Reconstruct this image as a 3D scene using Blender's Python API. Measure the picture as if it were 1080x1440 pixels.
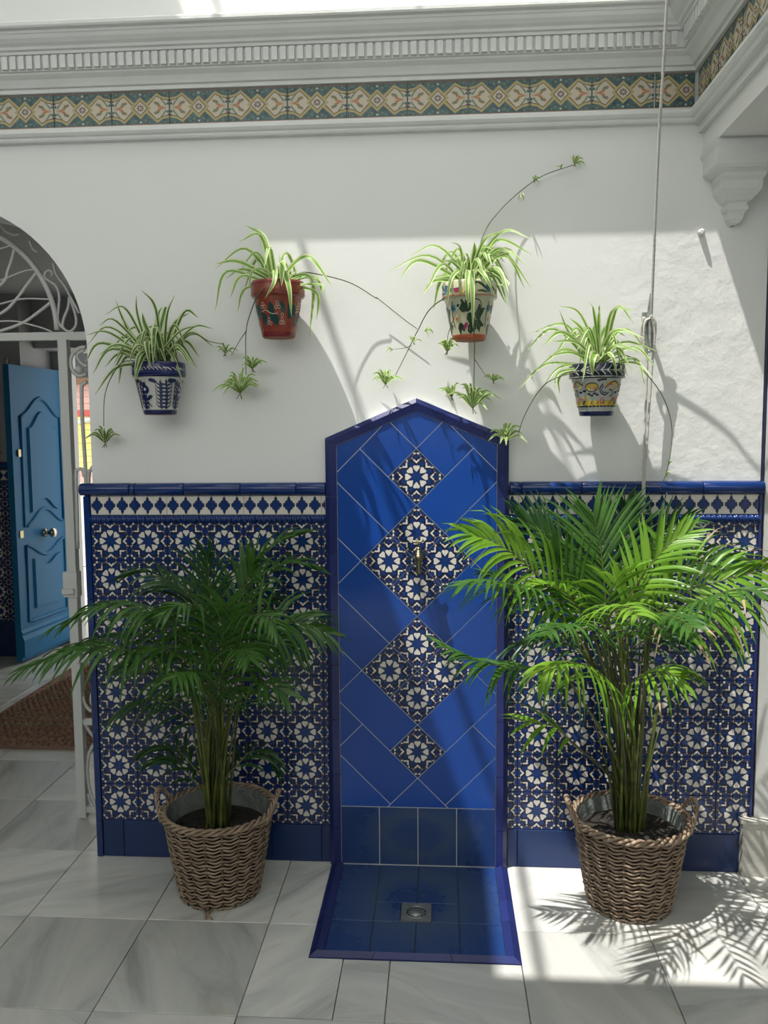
import bpy, math, random
from mathutils import Vector, Matrix
from math import sin, cos, pi, radians

# ------------------------------------------------------------------ scene, camera, light
for o in list(bpy.data.objects): bpy.data.objects.remove(o)
SC = bpy.context.scene
COL = SC.collection
FPX = 1188.68
CAM = Vector((1.283, -2.968, 1.573))
CR = Vector((0.99778561, 0.06607006, -0.00765709))
CU = Vector((0.00148901, 0.09290517, 0.99567385))
CF = Vector((-0.06649562, 0.99348044, -0.09260106))
cd = bpy.data.cameras.new('camera'); cam = bpy.data.objects.new('camera', cd); COL.objects.link(cam)
cam.matrix_world = Matrix(((CR.x, CU.x, -CF.x, CAM.x), (CR.y, CU.y, -CF.y, CAM.y), (CR.z, CU.z, -CF.z, CAM.z), (0, 0, 0, 1)))
cd.sensor_fit = 'VERTICAL'; cd.sensor_height = 24; cd.lens = FPX / 1440 * 24; cd.clip_start = .05
SC.camera = cam

W = bpy.data.worlds.new('sky'); SC.world = W; W.use_nodes = True
bg = W.node_tree.nodes['Background']; bg.inputs[0].default_value = (.97, .985, .94, 1); bg.inputs[1].default_value = 2.35
sd = bpy.data.lights.new('sun', 'SUN'); sd.energy = 6.6; sd.angle = .0093; sd.color = (1, .96, .9)
sun = bpy.data.objects.new('sun', sd); COL.objects.link(sun)
SUN = Vector((.345, .24, -1)).normalized()
sun.rotation_euler = SUN.to_track_quat('-Z', 'Y').to_euler()
SC.view_settings.view_transform = 'Standard'; SC.view_settings.look = 'None'
SC.view_settings.exposure = 0.0; SC.view_settings.gamma = 1; SC.view_settings.use_curve_mapping = False

def at(px, py, Y):
    """point of the world at depth plane y = Y that the photograph shows at this pixel"""
    d = CF + CR * ((px - 540) / FPX) + CU * ((720 - py) / FPX)
    t = (Y - CAM.y) / d.y
    return CAM + d * t

# ------------------------------------------------------------------ materials
def srgb(r, g, b):
    f = lambda c: (c / 255 / 12.92) if c / 255 <= .04045 else ((c / 255 + .055) / 1.055) ** 2.4
    return (f(r), f(g), f(b), 1)
MATS = {}
def mat(name, col, rough=.5, metal=0, bump=None, var=0, scale=8, col2=None, spec=.5, transl=0, objrand=0, coat=0):
    """col / col2 are linear rgb; bump=(scale, strength, distance)"""
    if name in MATS: return MATS[name]
    m = bpy.data.materials.new(name); m.use_nodes = True; nt = m.node_tree; N = nt.nodes; L = nt.links
    b = N['Principled BSDF']; out = N['Material Output']
    b.inputs['Roughness'].default_value = rough; b.inputs['Metallic'].default_value = metal
    b.inputs['Base Color'].default_value = tuple(col[:3]) + (1,)
    b.inputs['Specular IOR Level'].default_value = spec
    if coat: b.inputs['Coat Weight'].default_value = coat; b.inputs['Coat Roughness'].default_value = .05
    geo = N.new('ShaderNodeNewGeometry'); cs = None
    if col2 is not None:
        nz = N.new('ShaderNodeTexNoise'); nz.inputs['Scale'].default_value = scale; nz.inputs['Detail'].default_value = 5
        L.new(geo.outputs['Position'], nz.inputs['Vector'])
        cr = N.new('ShaderNodeValToRGB'); cr.color_ramp.elements[0].position = .35; cr.color_ramp.elements[1].position = .65
        cr.color_ramp.elements[0].color = tuple(col[:3]) + (1,); cr.color_ramp.elements[1].color = tuple(col2[:3]) + (1,)
        L.new(nz.outputs['Fac'], cr.inputs[0]); cs = cr.outputs[0]
    if objrand:
        oi = N.new('ShaderNodeObjectInfo'); hs = N.new('ShaderNodeHueSaturation')
        mr = N.new('ShaderNodeMapRange'); mr.inputs['To Min'].default_value = 1 - objrand; mr.inputs['To Max'].default_value = 1 + objrand
        L.new(oi.outputs['Random'], mr.inputs['Value']); L.new(mr.outputs[0], hs.inputs['Value'])
        if cs is not None: L.new(cs, hs.inputs['Color'])
        else: hs.inputs['Color'].default_value = tuple(col[:3]) + (1,)
        cs = hs.outputs[0]
    if cs is not None: L.new(cs, b.inputs['Base Color'])
    if bump:
        nb = N.new('ShaderNodeTexNoise'); nb.inputs['Scale'].default_value = bump[0]; nb.inputs['Detail'].default_value = 6
        L.new(geo.outputs['Position'], nb.inputs['Vector'])
        bp = N.new('ShaderNodeBump'); bp.inputs['Strength'].default_value = bump[1]; bp.inputs['Distance'].default_value = bump[2]
        L.new(nb.outputs['Fac'], bp.inputs['Height']); L.new(bp.outputs[0], b.inputs['Normal'])
    if transl:
        tr = N.new('ShaderNodeBsdfTranslucent'); mx = N.new('ShaderNodeMixShader'); mx.inputs[0].default_value = transl
        if cs is not None: L.new(cs, tr.inputs[0])
        else: tr.inputs[0].default_value = tuple(min(1, c * 1.3) for c in col[:3]) + (1,)
        L.new(b.outputs[0], mx.inputs[1]); L.new(tr.outputs[0], mx.inputs[2]); L.new(mx.outputs[0], out.inputs[0])
    MATS[name] = m
    return m

def plaster_mat():
    m = bpy.data.materials.new('white_plaster'); m.use_nodes = True; nt = m.node_tree; N = nt.nodes; L = nt.links
    b = N['Principled BSDF']; b.inputs['Roughness'].default_value = .62
    geo = N.new('ShaderNodeNewGeometry'); sep = N.new('ShaderNodeSeparateXYZ'); L.new(geo.outputs['Position'], sep.inputs[0])
    n0 = N.new('ShaderNodeTexNoise'); n0.inputs['Scale'].default_value = 1.6; n0.inputs['Detail'].default_value = 4
    cr = N.new('ShaderNodeValToRGB'); cr.color_ramp.elements[0].color = (.70, .715, .70, 1); cr.color_ramp.elements[1].color = (.76, .765, .75, 1)
    L.new(geo.outputs['Position'], n0.inputs['Vector']); L.new(n0.outputs['Fac'], cr.inputs[0]); L.new(cr.outputs[0], b.inputs['Base Color'])
    # repaired, lumpy plaster at the right-hand end of the wall, smooth elsewhere
    wear = N.new('ShaderNodeMapRange'); wear.inputs['From Min'].default_value = 1.75; wear.inputs['From Max'].default_value = 2.05
    wear.inputs['To Min'].default_value = .10; wear.inputs['To Max'].default_value = 1; L.new(sep.outputs['X'], wear.inputs['Value'])
    n1 = N.new('ShaderNodeTexNoise'); n1.inputs['Scale'].default_value = 9; n1.inputs['Detail'].default_value = 7; n1.inputs['Roughness'].default_value = .58; n1.inputs['Distortion'].default_value = .15
    mu = N.new('ShaderNodeMath'); mu.operation = 'MULTIPLY'; L.new(n1.outputs['Fac'], mu.inputs[0]); L.new(wear.outputs[0], mu.inputs[1])
    n2 = N.new('ShaderNodeTexNoise'); n2.inputs['Scale'].default_value = 60; n2.inputs['Detail'].default_value = 4
    m2 = N.new('ShaderNodeMath'); m2.operation = 'MULTIPLY_ADD'; m2.inputs[1].default_value = .06; L.new(n2.outputs['Fac'], m2.inputs[0]); L.new(mu.outputs[0], m2.inputs[2])
    for n in (n1, n2): L.new(geo.outputs['Position'], n.inputs['Vector'])
    bp = N.new('ShaderNodeBump'); bp.inputs['Strength'].default_value = .6; bp.inputs['Distance'].default_value = .011
    L.new(m2.outputs[0], bp.inputs['Height']); L.new(bp.outputs[0], b.inputs['Normal'])
    return m

def marble_mat():
    m = bpy.data.materials.new('veined_marble'); m.use_nodes = True; nt = m.node_tree; N = nt.nodes; L = nt.links
    b = N['Principled BSDF']; b.inputs['Roughness'].default_value = .28
    geo = N.new('ShaderNodeNewGeometry'); oi = N.new('ShaderNodeObjectInfo')
    sc = N.new('ShaderNodeVectorMath'); sc.operation = 'SCALE'; sc.inputs[3].default_value = 37
    cb = N.new('ShaderNodeCombineXYZ'); L.new(oi.outputs['Random'], cb.inputs[0]); L.new(oi.outputs['Random'], cb.inputs[1]); L.new(cb.outputs[0], sc.inputs[0])
    ad = N.new('ShaderNodeVectorMath'); ad.operation = 'ADD'; L.new(geo.outputs['Position'], ad.inputs[0]); L.new(sc.outputs[0], ad.inputs[1])
    rot = N.new('ShaderNodeMapping'); rot.vector_type = 'TEXTURE'; rot.inputs['Scale'].default_value = (.35, 1.6, 1)
    r2 = N.new('ShaderNodeMath'); r2.operation = 'MULTIPLY'; r2.inputs[1].default_value = 2.6; L.new(oi.outputs['Random'], r2.inputs[0])
    c2 = N.new('ShaderNodeCombineXYZ'); L.new(r2.outputs[0], c2.inputs[2]); L.new(c2.outputs[0], rot.inputs['Rotation']); L.new(ad.outputs[0], rot.inputs['Vector'])
    n1 = N.new('ShaderNodeTexNoise'); n1.inputs['Scale'].default_value = 2.2; n1.inputs['Detail'].default_value = 8; n1.inputs['Roughness'].default_value = .62; n1.inputs['Distortion'].default_value = .9
    L.new(rot.outputs[0], n1.inputs['Vector'])
    cr = N.new('ShaderNodeValToRGB'); E = cr.color_ramp.elements
    E[0].position = .30; E[0].color = (.31, .32, .31, 1); E[1].position = .72; E[1].color = (.63, .63, .59, 1)
    e = E.new(.44); e.color = (.47, .48, .46, 1); e = E.new(.56); e.color = (.55, .55, .525, 1)
    L.new(n1.outputs['Fac'], cr.inputs[0])
    hs = N.new('ShaderNodeHueSaturation'); mr = N.new('ShaderNodeMapRange'); mr.inputs['To Min'].default_value = .86; mr.inputs['To Max'].default_value = 1.14
    L.new(oi.outputs['Random'], mr.inputs['Value']); L.new(mr.outputs[0], hs.inputs['Value']); L.new(cr.outputs[0], hs.inputs['Color'])
    # thin rusty veins
    n2 = N.new('ShaderNodeTexNoise'); n2.inputs['Scale'].default_value = .9; n2.inputs['Detail'].default_value = 5; n2.inputs['Distortion'].default_value = .5
    L.new(rot.outputs[0], n2.inputs['Vector'])
    c3 = N.new('ShaderNodeValToRGB'); E = c3.color_ramp.elements; E[0].position = .492; E[0].color = (0, 0, 0, 1); E[1].position = .5; E[1].color = (.22, .22, .22, 1)
    e = E.new(.508); e.color = (0, 0, 0, 1); L.new(n2.outputs['Fac'], c3.inputs[0])
    mx = N.new('ShaderNodeMix'); mx.data_type = 'RGBA'; mx.inputs[7].default_value = (.38, .27, .15, 1)
    L.new(c3.outputs[0], mx.inputs[0]); L.new(hs.outputs[0], mx.inputs[6]); L.new(mx.outputs[2], b.inputs['Base Color'])
    return m

def stained_tile_mat():
    """cobalt glaze with a chalky limescale bloom around where the water runs"""
    m = bpy.data.materials.new('limescaled_cobalt_glaze'); m.use_nodes = True; nt = m.node_tree; N = nt.nodes; L = nt.links
    b = N['Principled BSDF']; b.inputs['Roughness'].default_value = .3
    geo = N.new('ShaderNodeNewGeometry')
    def blob(c, r, inner):
        s = N.new('ShaderNodeVectorMath'); s.operation = 'SUBTRACT'; s.inputs[1].default_value = c; L.new(geo.outputs['Position'], s.inputs[0])
        d = N.new('ShaderNodeVectorMath'); d.operation = 'DIVIDE'; d.inputs[1].default_value = r; L.new(s.outputs[0], d.inputs[0])
        l = N.new('ShaderNodeVectorMath'); l.operation = 'LENGTH'; L.new(d.outputs[0], l.inputs[0])
        nz = N.new('ShaderNodeTexNoise'); nz.inputs['Scale'].default_value = 22; nz.inputs['Detail'].default_value = 8; nz.inputs['Roughness'].default_value = .75; L.new(geo.outputs['Position'], nz.inputs['Vector'])
        a = N.new('ShaderNodeMath'); a.operation = 'MULTIPLY_ADD'; a.inputs[1].default_value = .9; L.new(nz.outputs['Fac'], a.inputs[0]); L.new(l.outputs['Value'], a.inputs[2])
        cr = N.new('ShaderNodeValToRGB'); E = cr.color_ramp.elements; cr.color_ramp.elements[0].position = inner; E[0].color = (0, 0, 0, 1)
        E[1].position = min(inner + .12, .9); E[1].color = (.5, .5, .5, 1); e = E.new(min(inner + .5, .99)); e.color = (0, 0, 0, 1)
        sc = N.new('ShaderNodeMath'); sc.operation = 'MULTIPLY'; sc.inputs[1].default_value = .55; L.new(a.outputs[0], sc.inputs[0])
        L.new(sc.outputs[0], cr.inputs[0]); return cr.outputs[0]
    b1 = blob((1.2, -.01, .12), (.19, .3, .12), .45); b2 = blob((1.2, -.25, 0), (.26, .3, .3), .40)
    ad = N.new('ShaderNodeMath'); ad.operation = 'MAXIMUM'; L.new(b1, ad.inputs[0]); L.new(b2, ad.inputs[1])
    mx = N.new('ShaderNodeMix'); mx.data_type = 'RGBA'; mx.inputs[6].default_value = (.012, .040, .155, 1); mx.inputs[7].default_value = (.075, .11, .15, 1)
    L.new(ad.outputs[0], mx.inputs[0]); L.new(mx.outputs[2], b.inputs['Base Color'])
    mr = N.new('ShaderNodeMapRange'); mr.inputs['To Min'].default_value = .22; mr.inputs['To Max'].default_value = .8; L.new(ad.outputs[0], mr.inputs['Value']); L.new(mr.outputs[0], b.inputs['Roughness'])
    return m

PLASTER = plaster_mat(); MARBLE = marble_mat(); STAINED = stained_tile_mat()
WHITE = mat('painted_cornice', (.72, .73, .715), .55, bump=(40, .35, .004), col2=(.66, .675, .66), scale=5)
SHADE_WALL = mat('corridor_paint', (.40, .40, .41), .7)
CEIL = mat('gallery_paint', (.76, .76, .74), .7)
COBALT = mat('cobalt_glaze', (.012, .062, .31), .16, objrand=.10)
COBALT_BASE = mat('cobalt_skirting_glaze', (.006, .026, .11), .3, objrand=.15)
NAVY = mat('navy_line_glaze', (.010, .013, .045), .28)
BLUE = mat('pattern_blue_glaze', (.009, .036, .155), .22)
CREAM = mat('pattern_white_glaze', (.66, .63, .58), .3)
RUST = mat('pattern_brown_glaze', (.17, .11, .09), .4)
VIOLET = mat('violet_edging_glaze', (.018, .027, .125), .2, objrand=.12)
CAPBLUE = mat('dado_cap_glaze', (.006, .028, .135), .13, objrand=.12)
GROUT_P = mat('pale_grout', (.52, .55, .57), .9)
GROUT_D = mat('dark_grout', (.06, .07, .10), .9)
GROUT_F = mat('floor_grout', (.22, .21, .19), .9, bump=(60, .5, .003))
TEAL = mat('frieze_teal_glaze', (.022, .060, .075), .35, col2=(.07, .14, .15), scale=55)
OCHRE = mat('frieze_ochre_glaze', (.40, .33, .15), .4)
UMBER = mat('frieze_umber_line', (.07, .045, .03), .5)
FCREAM = mat('frieze_cream_glaze', (.50, .45, .36), .35)
ORANGE = mat('frieze_orange_line', (.38, .17, .07), .4)
SAGE = mat('frieze_sage_glaze', (.13, .19, .12), .4)
PLUM = mat('frieze_plum_glaze', (.055, .02, .05), .4)
BRASS = mat('aged_brass', (.40, .29, .15), .32, metal=1, bump=(90, .3, .002), col2=(.22, .26, .18), scale=30)
NICKEL = mat('nickel', (.45, .42, .36), .25, metal=1)
STEEL = mat('dull_steel', (.36, .38, .36), .42, metal=.7, col2=(.25, .27, .26), scale=40)
BLACK = mat('black_gap', (.004, .004, .005), .9)
IRON = mat('white_painted_iron', (.55, .56, .54), .45, bump=(70, .3, .002))
DOORBLUE = mat('blue_door_paint', (.017, .145, .31), .42, bump=(90, .12, .001), spec=.15)
DKWOOD = mat('dark_jamb_paint', (.045, .05, .06), .5)
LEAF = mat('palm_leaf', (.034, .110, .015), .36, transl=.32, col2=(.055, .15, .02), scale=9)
LEAFY = mat('palm_leaf_lit', (.13, .30, .022), .38, transl=.38, col2=(.19, .36, .03), scale=9)  # brighter leaf green, sunlight painted into the colour of some fronds
LEAFD = mat('palm_leaf_shaded', (.016, .062, .014), .36, transl=.25, col2=(.028, .09, .017), scale=9)  # darker leaf green, shade painted into the fronds at the back
DRY = mat('dry_leaf_tip', (.36, .27, .15), .7, transl=.2)
STEM = mat('palm_stem', (.13, .15, .03), .42, col2=(.06, .08, .018), scale=20)
STEMD = mat('palm_stem_dark', (.07, .085, .018), .42, col2=(.035, .045, .012), scale=20)
SPG = mat('spider_green_lit', (.15, .32, .04), .4, transl=.35, col2=(.22, .40, .07), scale=25)  # brighter green for the plants in sun, light put into the colour
SPGD = mat('spider_green_shaded', (.055, .14, .028), .4, transl=.25, col2=(.09, .20, .04), scale=25)  # darker copy for the plant in shade, shade put into the colour
SPW = mat('spider_cream_edge', (.60, .66, .38), .45, transl=.35)
RUN = mat('runner_stem', (.10, .12, .05), .6)
SOIL = mat('dark_soil', (.012, .010, .009), .95, bump=(60, 1, .02), col2=(.03, .026, .022), scale=50)
PLASTIC = mat('grey_liner_film', (.20, .22, .21), .25, transl=.2, bump=(25, .8, .02))
WICK = mat('wicker', (.22, .155, .105), .6, col2=(.36, .27, .19), scale=30, bump=(120, .4, .002))
WICKD = mat('wicker_stake', (.10, .065, .04), .7); WSH = mat('basket_gap_shade', (.018, .013, .010), .9)
ROPEM = mat('cord', (.50, .49, .46), .8, bump=(300, .8, .002))
RUG1 = mat('rug_brown', (.15, .065, .045), .95, bump=(140, 1, .01), col2=(.34, .21, .14), scale=48)
RUG2 = mat('rug_red', (.20, .055, .045), .95, bump=(140, 1, .01), col2=(.28, .11, .08), scale=30)
RUG3 = mat('rug_olive', (.13, .10, .06), .95, bump=(140, 1, .01), col2=(.36, .26, .17), scale=44)
STONE = mat('pale_stone', (.50, .49, .45), .6, bump=(30, .4, .006), col2=(.40, .40, .37), scale=12)

# ------------------------------------------------------------------ mesh helpers
def tag(o, label=None, cat=None, group=None, kind=None):
    if label: o['label'] = label
    if cat: o['category'] = cat
    if group: o['group'] = group
    if kind: o['kind'] = kind
    return o
def link(o, parent=None):
    COL.objects.link(o)
    if parent is not None: o.parent = parent
    return o
def empty(name, loc, label, cat, group=None):
    o = bpy.data.objects.new(name, None); o.location = loc; o.empty_display_size = .1; link(o)
    return tag(o, label, cat, group)
class MB:
    def __init__(s): s.v = []; s.f = []; s.m = []; s.mats = []; s.sm = []
    def mi(s, m):
        if m not in s.mats: s.mats.append(m)
        return s.mats.index(m)
    def face(s, idx, m, smooth=False): s.f.append(tuple(idx)); s.m.append(s.mi(m)); s.sm.append(smooth)
    def poly(s, pts, m, smooth=False):
        n = len(s.v); s.v += [tuple(p) for p in pts]; s.face(range(n, n + len(pts)), m, smooth)
    def box(s, a, b, m):
        x0, y0, z0 = a; x1, y1, z1 = b; n = len(s.v)
        s.v += [(x0, y0, z0), (x1, y0, z0), (x1, y1, z0), (x0, y1, z0), (x0, y0, z1), (x1, y0, z1), (x1, y1, z1), (x0, y1, z1)]
        for q in ((0, 3, 2, 1), (4, 5, 6, 7), (0, 1, 5, 4), (1, 2, 6, 5), (2, 3, 7, 6), (3, 0, 4, 7)): s.face([n + i for i in q], m)
    def prism(s, pts, off, m, mside=None):
        """pts: planar loop; off: vector to the back loop"""
        n = len(s.v); k = len(pts); s.v += [tuple(p) for p in pts] + [tuple(Vector(p) + Vector(off)) for p in pts]
        s.face(range(n, n + k), m); s.face([n + k + i for i in reversed(range(k))], mside or m)
        for i in range(k): j = (i + 1) % k; s.face((n + j, n + i, n + k + i, n + k + j), mside or m)
    def tube(s, pts, r, m, seg=6, closed=False, smooth=True, radii=None, cap=True):
        pts = [Vector(p) for p in pts]; n0 = len(s.v); k = len(pts); up = None
        for i, p in enumerate(pts):
            if closed: t = pts[(i + 1) % k] - pts[i - 1]
            else: t = pts[min(i + 1, k - 1)] - pts[max(i - 1, 0)]
            if t.length < 1e-9: t = Vector((0, 0, 1))
            t.normalize()
            if up is None: up = Vector((0, 0, 1)) if abs(t.z) < .9 else Vector((0, 1, 0))
            a = up - t * up.dot(t)
            if a.length < 1e-6: a = t.orthogonal()
            a.normalize(); up = a; bb = t.cross(a)
            rr = radii[i] if radii else r
            for q in range(seg):
                an = 2 * pi * q / seg; s.v.append(tuple(p + a * (cos(an) * rr) + bb * (sin(an) * rr)))
        for i in range(k if closed else k - 1):
            j = (i + 1) % k
            for q in range(seg):
                w = (q + 1) % seg; s.face((n0 + i * seg + q, n0 + i * seg + w, n0 + j * seg + w, n0 + j * seg + q), m, smooth)
        if cap and not closed:
            s.face([n0 + q for q in reversed(range(seg))], m); s.face([n0 + (k - 1) * seg + q for q in range(seg)], m)
    def lathe(s, prof, c, m, seg=32, smooth=True, mfun=None):
        """prof: list of (r, z)"""
        n0 = len(s.v)
        for r, z in prof:
            for q in range(seg): an = 2 * pi * q / seg; s.v.append((c[0] + r * cos(an), c[1] + r * sin(an), c[2] + z))
        for i in range(len(prof) - 1):
            mm = mfun(i) if mfun else m
            for q in range(seg):
                w = (q + 1) % seg; s.face((n0 + i * seg + q, n0 + i * seg + w, n0 + (i + 1) * seg + w, n0 + (i + 1) * seg + q), mm, smooth)
    def mesh(s, name):
        me = bpy.data.meshes.new(name); me.from_pydata(s.v, [], s.f)
        for m in s.mats: me.materials.append(m)
        me.polygons.foreach_set('material_index', s.m); me.polygons.foreach_set('use_smooth', s.sm); me.update(); return me
    def build(s, name, parent=None, loc=(0, 0, 0)):
        o = bpy.data.objects.new(name, s.mesh(name)); o.location = loc
        return link(o, parent)
def struct(name, mb, label=None, parent=None):
    o = mb.build(name, parent)
    if parent is None: tag(o, label, None, None, 'structure')
    return o
def inst(name, me, parent, loc, rot=None):
    o = bpy.data.objects.new(name, me); o.location = loc
    if rot: o.rotation_euler = rot
    return link(o, parent)
def bez(pts, n):
    """smooth curve through points (Catmull-Rom)"""
    P = [Vector(p) for p in pts]
    if len(P) == 2: return [P[0].lerp(P[1], i / n) for i in range(n + 1)]
    Q = [P[0] * 2 - P[1]] + P + [P[-1] * 2 - P[-2]]; out = []
    segs = len(P) - 1
    for i in range(n + 1):
        t = i / n * segs; k = min(int(t), segs - 1); u = t - k
        a, b, c, d = Q[k:k + 4]
        out.append(.5 * ((2 * b) + (c - a) * u + (2 * a - 5 * b + 4 * c - d) * u * u + (3 * b - a - 3 * c + d) * u ** 3))
    return out
def clip(poly, halfs):
    """poly 2-D; halfs list of (nx, ny, d) keeping nx*x + ny*y <= d"""
    for nx, ny, d in halfs:
        out = []
        for i in range(len(poly)):
            a = poly[i - 1]; b = poly[i]; fa = nx * a[0] + ny * a[1] - d; fb = nx * b[0] + ny * b[1] - d
            if (fa <= 0) != (fb <= 0):
                t = fa / (fa - fb); out.append((a[0] + t * (b[0] - a[0]), a[1] + t * (b[1] - a[1])))
            if fb <= 0: out.append(b)
        poly = out
        if len(poly) < 3: return []
    cl = []
    for p in poly:
        if not cl or math.hypot(p[0] - cl[-1][0], p[1] - cl[-1][1]) > 1e-5: cl.append(p)
    return cl if len(cl) > 2 else []
def inset(poly, d):
    """inset a convex 2-D polygon"""
    n = len(poly); A = sum(poly[i - 1][0] * poly[i][1] - poly[i][0] * poly[i - 1][1] for i in range(n))
    if A < 0: poly = poly[::-1]
    H = []
    for i in range(n):
        a = poly[i]; b = poly[(i + 1) % n]; l = math.hypot(b[0] - a[0], b[1] - a[1])
        nx, ny = (b[1] - a[1]) / l, -(b[0] - a[0]) / l; H.append((nx, ny, nx * a[0] + ny * a[1] - d))
    return clip(poly, H)
def wall_tile(poly, m, y0=0.0, th=.010, bev=.0015, gap=.0012, decals=(), msh=None):
    """tile on a wall facing -y: 2-D polygon (x,z), face at y0, bevelled, with flat print polygons on its face"""
    mb = MB(); p = inset(poly, gap)
    if len(p) < 3: return None
    q = inset(p, bev)
    if len(q) != len(p): q = p
    k = len(p); n = 0
    mb.v += [(x, y0, z) for x, z in q] + [(x, y0 + bev, z) for x, z in p] + [(x, y0 + th, z) for x, z in p]
    mb.face(range(k), m)
    for i in range(k):
        j = (i + 1) % k
        mb.face((j, i, k + i, k + j), m); mb.face((k + j, k + i, 2 * k + i, 2 * k + j), m)
    H = []
    A = q
    for i in range(len(A)):
        a = A[i]; b = A[(i + 1) % len(A)]; l = math.hypot(b[0] - a[0], b[1] - a[1]) or 1e-9
        nx, ny = (b[1] - a[1]) / l, -(b[0] - a[0]) / l; H.append((nx, ny, nx * a[0] + ny * a[1]))
    for pts, dm, lay in decals:
        c = clip(list(pts), H)
        if len(c) > 2:
            ar = sum(c[i - 1][0] * c[i][1] - c[i][0] * c[i - 1][1] for i in range(len(c)))
            if ar < 0: c = c[::-1]
            mb.poly([(x, y0 - .00035 * lay, z) for x, z in c], dm)
    return mb

# ------------------------------------------------------------------ tile patterns (flat print)
def rosette_decals():
    D = []; h = .07
    def S(pts): return [(x * h, z * h) for x, z in pts]
    def rot(pts, a): c, s = cos(a), sin(a); return [(x * c - z * s, x * s + z * c) for x, z in pts]
    star = []
    for i in range(16): a = pi * i / 8; r = .40 if i % 2 else .20; star.append((r * cos(a), r * sin(a)))
    D.append((S(star), BLUE, 1))
    heart = [(.245, 0), (.37, .105), (.47, .168), (.545, .15), (.575, .075), (.55, 0), (.575, -.075), (.545, -.15), (.47, -.168), (.37, -.105)]
    for i in range(8): D.append((S(rot(heart, i * pi / 4)), CREAM, 1))
    kite = [(.60, .0), (.66, .10), (.80, .14), (.84, .02), (.78, -.12), (.67, -.10)]
    for i in range(8):
        a = pi / 8 + i * pi / 4; D.append((S(rot([(.50, 0), (.61, .125), (.76, .10), (.80, -.0), (.76, -.10), (.61, -.125)], a)), BLUE, 1))
    for i in range(4):
        a = i * pi / 2
        D.append((S(rot([(.645, 0), (.82, .175), (.88, .125), (.765, 0), (.88, -.125), (.82, -.175)], a)), CREAM, 1))
        D.append((S(rot([(.80, 0), (.88, .09), (1.0, .16), (1.0, -.16), (.88, -.09)], a)), BLUE, 1))
        # corner L
        D.append((S(rot([(.475, .475), (.475, .73), (.548, .71), (.552, .552), (.71, .548), (.73, .475)], a)), CREAM, 1))
        D.append((S(rot([(.60, .60), (.62, .74), (.74, .80), (.82, .82), (.80, .74), (.74, .62)], a)), BLUE, 1))
        # half ellipses on the joint
        for s in (1, -1):
            e = [(1.0, s * (.5 + .23 * sin(t))) if abs(cos(t)) < .01 else (1 - .15 * cos(t), s * (.5 + .23 * sin(t))) for t in [(-pi / 2) + pi * k / 8 for k in range(9)]]
            eo = [(1 - .175 * cos(t), s * (.5 + .26 * sin(t))) for t in [(-pi / 2) + pi * k / 8 for k in range(9)]]
            D.append((S(rot(eo, a)), RUST, 1)); D.append((S(rot(e, a)), BLUE, 2))
            for zc in (.22, .78):
                g = 1 if zc > .5 else -1
                D.append((S(rot([(.955, s * (zc - .0 * g)), (.845, s * (zc + .055)), (.835, s * (zc - .055)), (.93, s * (zc + .07 * (-g)))], a)), CREAM, 2))
            D.append((S(rot([(.84, s * .5), (.80, s * .535), (.76, s * .5), (.80, s * .465)], a)), CREAM, 1))
        D.append((S(rot([(1, 1), (1, .84), (.92, .88), (.88, .92), (.84, 1)], a)), BLUE, 1))
    return D
RDEC = rosette_decals()
def xf(decals, dx, dz, ang=0):
    c, s = cos(ang), sin(ang)
    return [([(x * c - z * s + dx, x * s + z * c + dz) for x, z in p], m, l) for p, m, l in decals]
def star_decals():
    D = []; half = [(0, 1), (.20, .78), (.30, .50), (.58, .46), (.62, .26), (.90, .22), (.92, .08), (.99, 0)]
    pts = half + [(x, -z) for x, z in half[::-1][1:]] + [(-x, -z) for x, z in half[1:]] + [(-x, z) for x, z in half[::-1][1:-1]]
    for k in range(6):
        cx = -.14 + .02333 + k * .046667
        D.append(([(cx + x * .0222, z * .0335) for x, z in pts], NAVY, 1))
        D.append(([(cx + x * .0165, z * .026) for x, z in pts], BLUE, 2))
    return D
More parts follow.
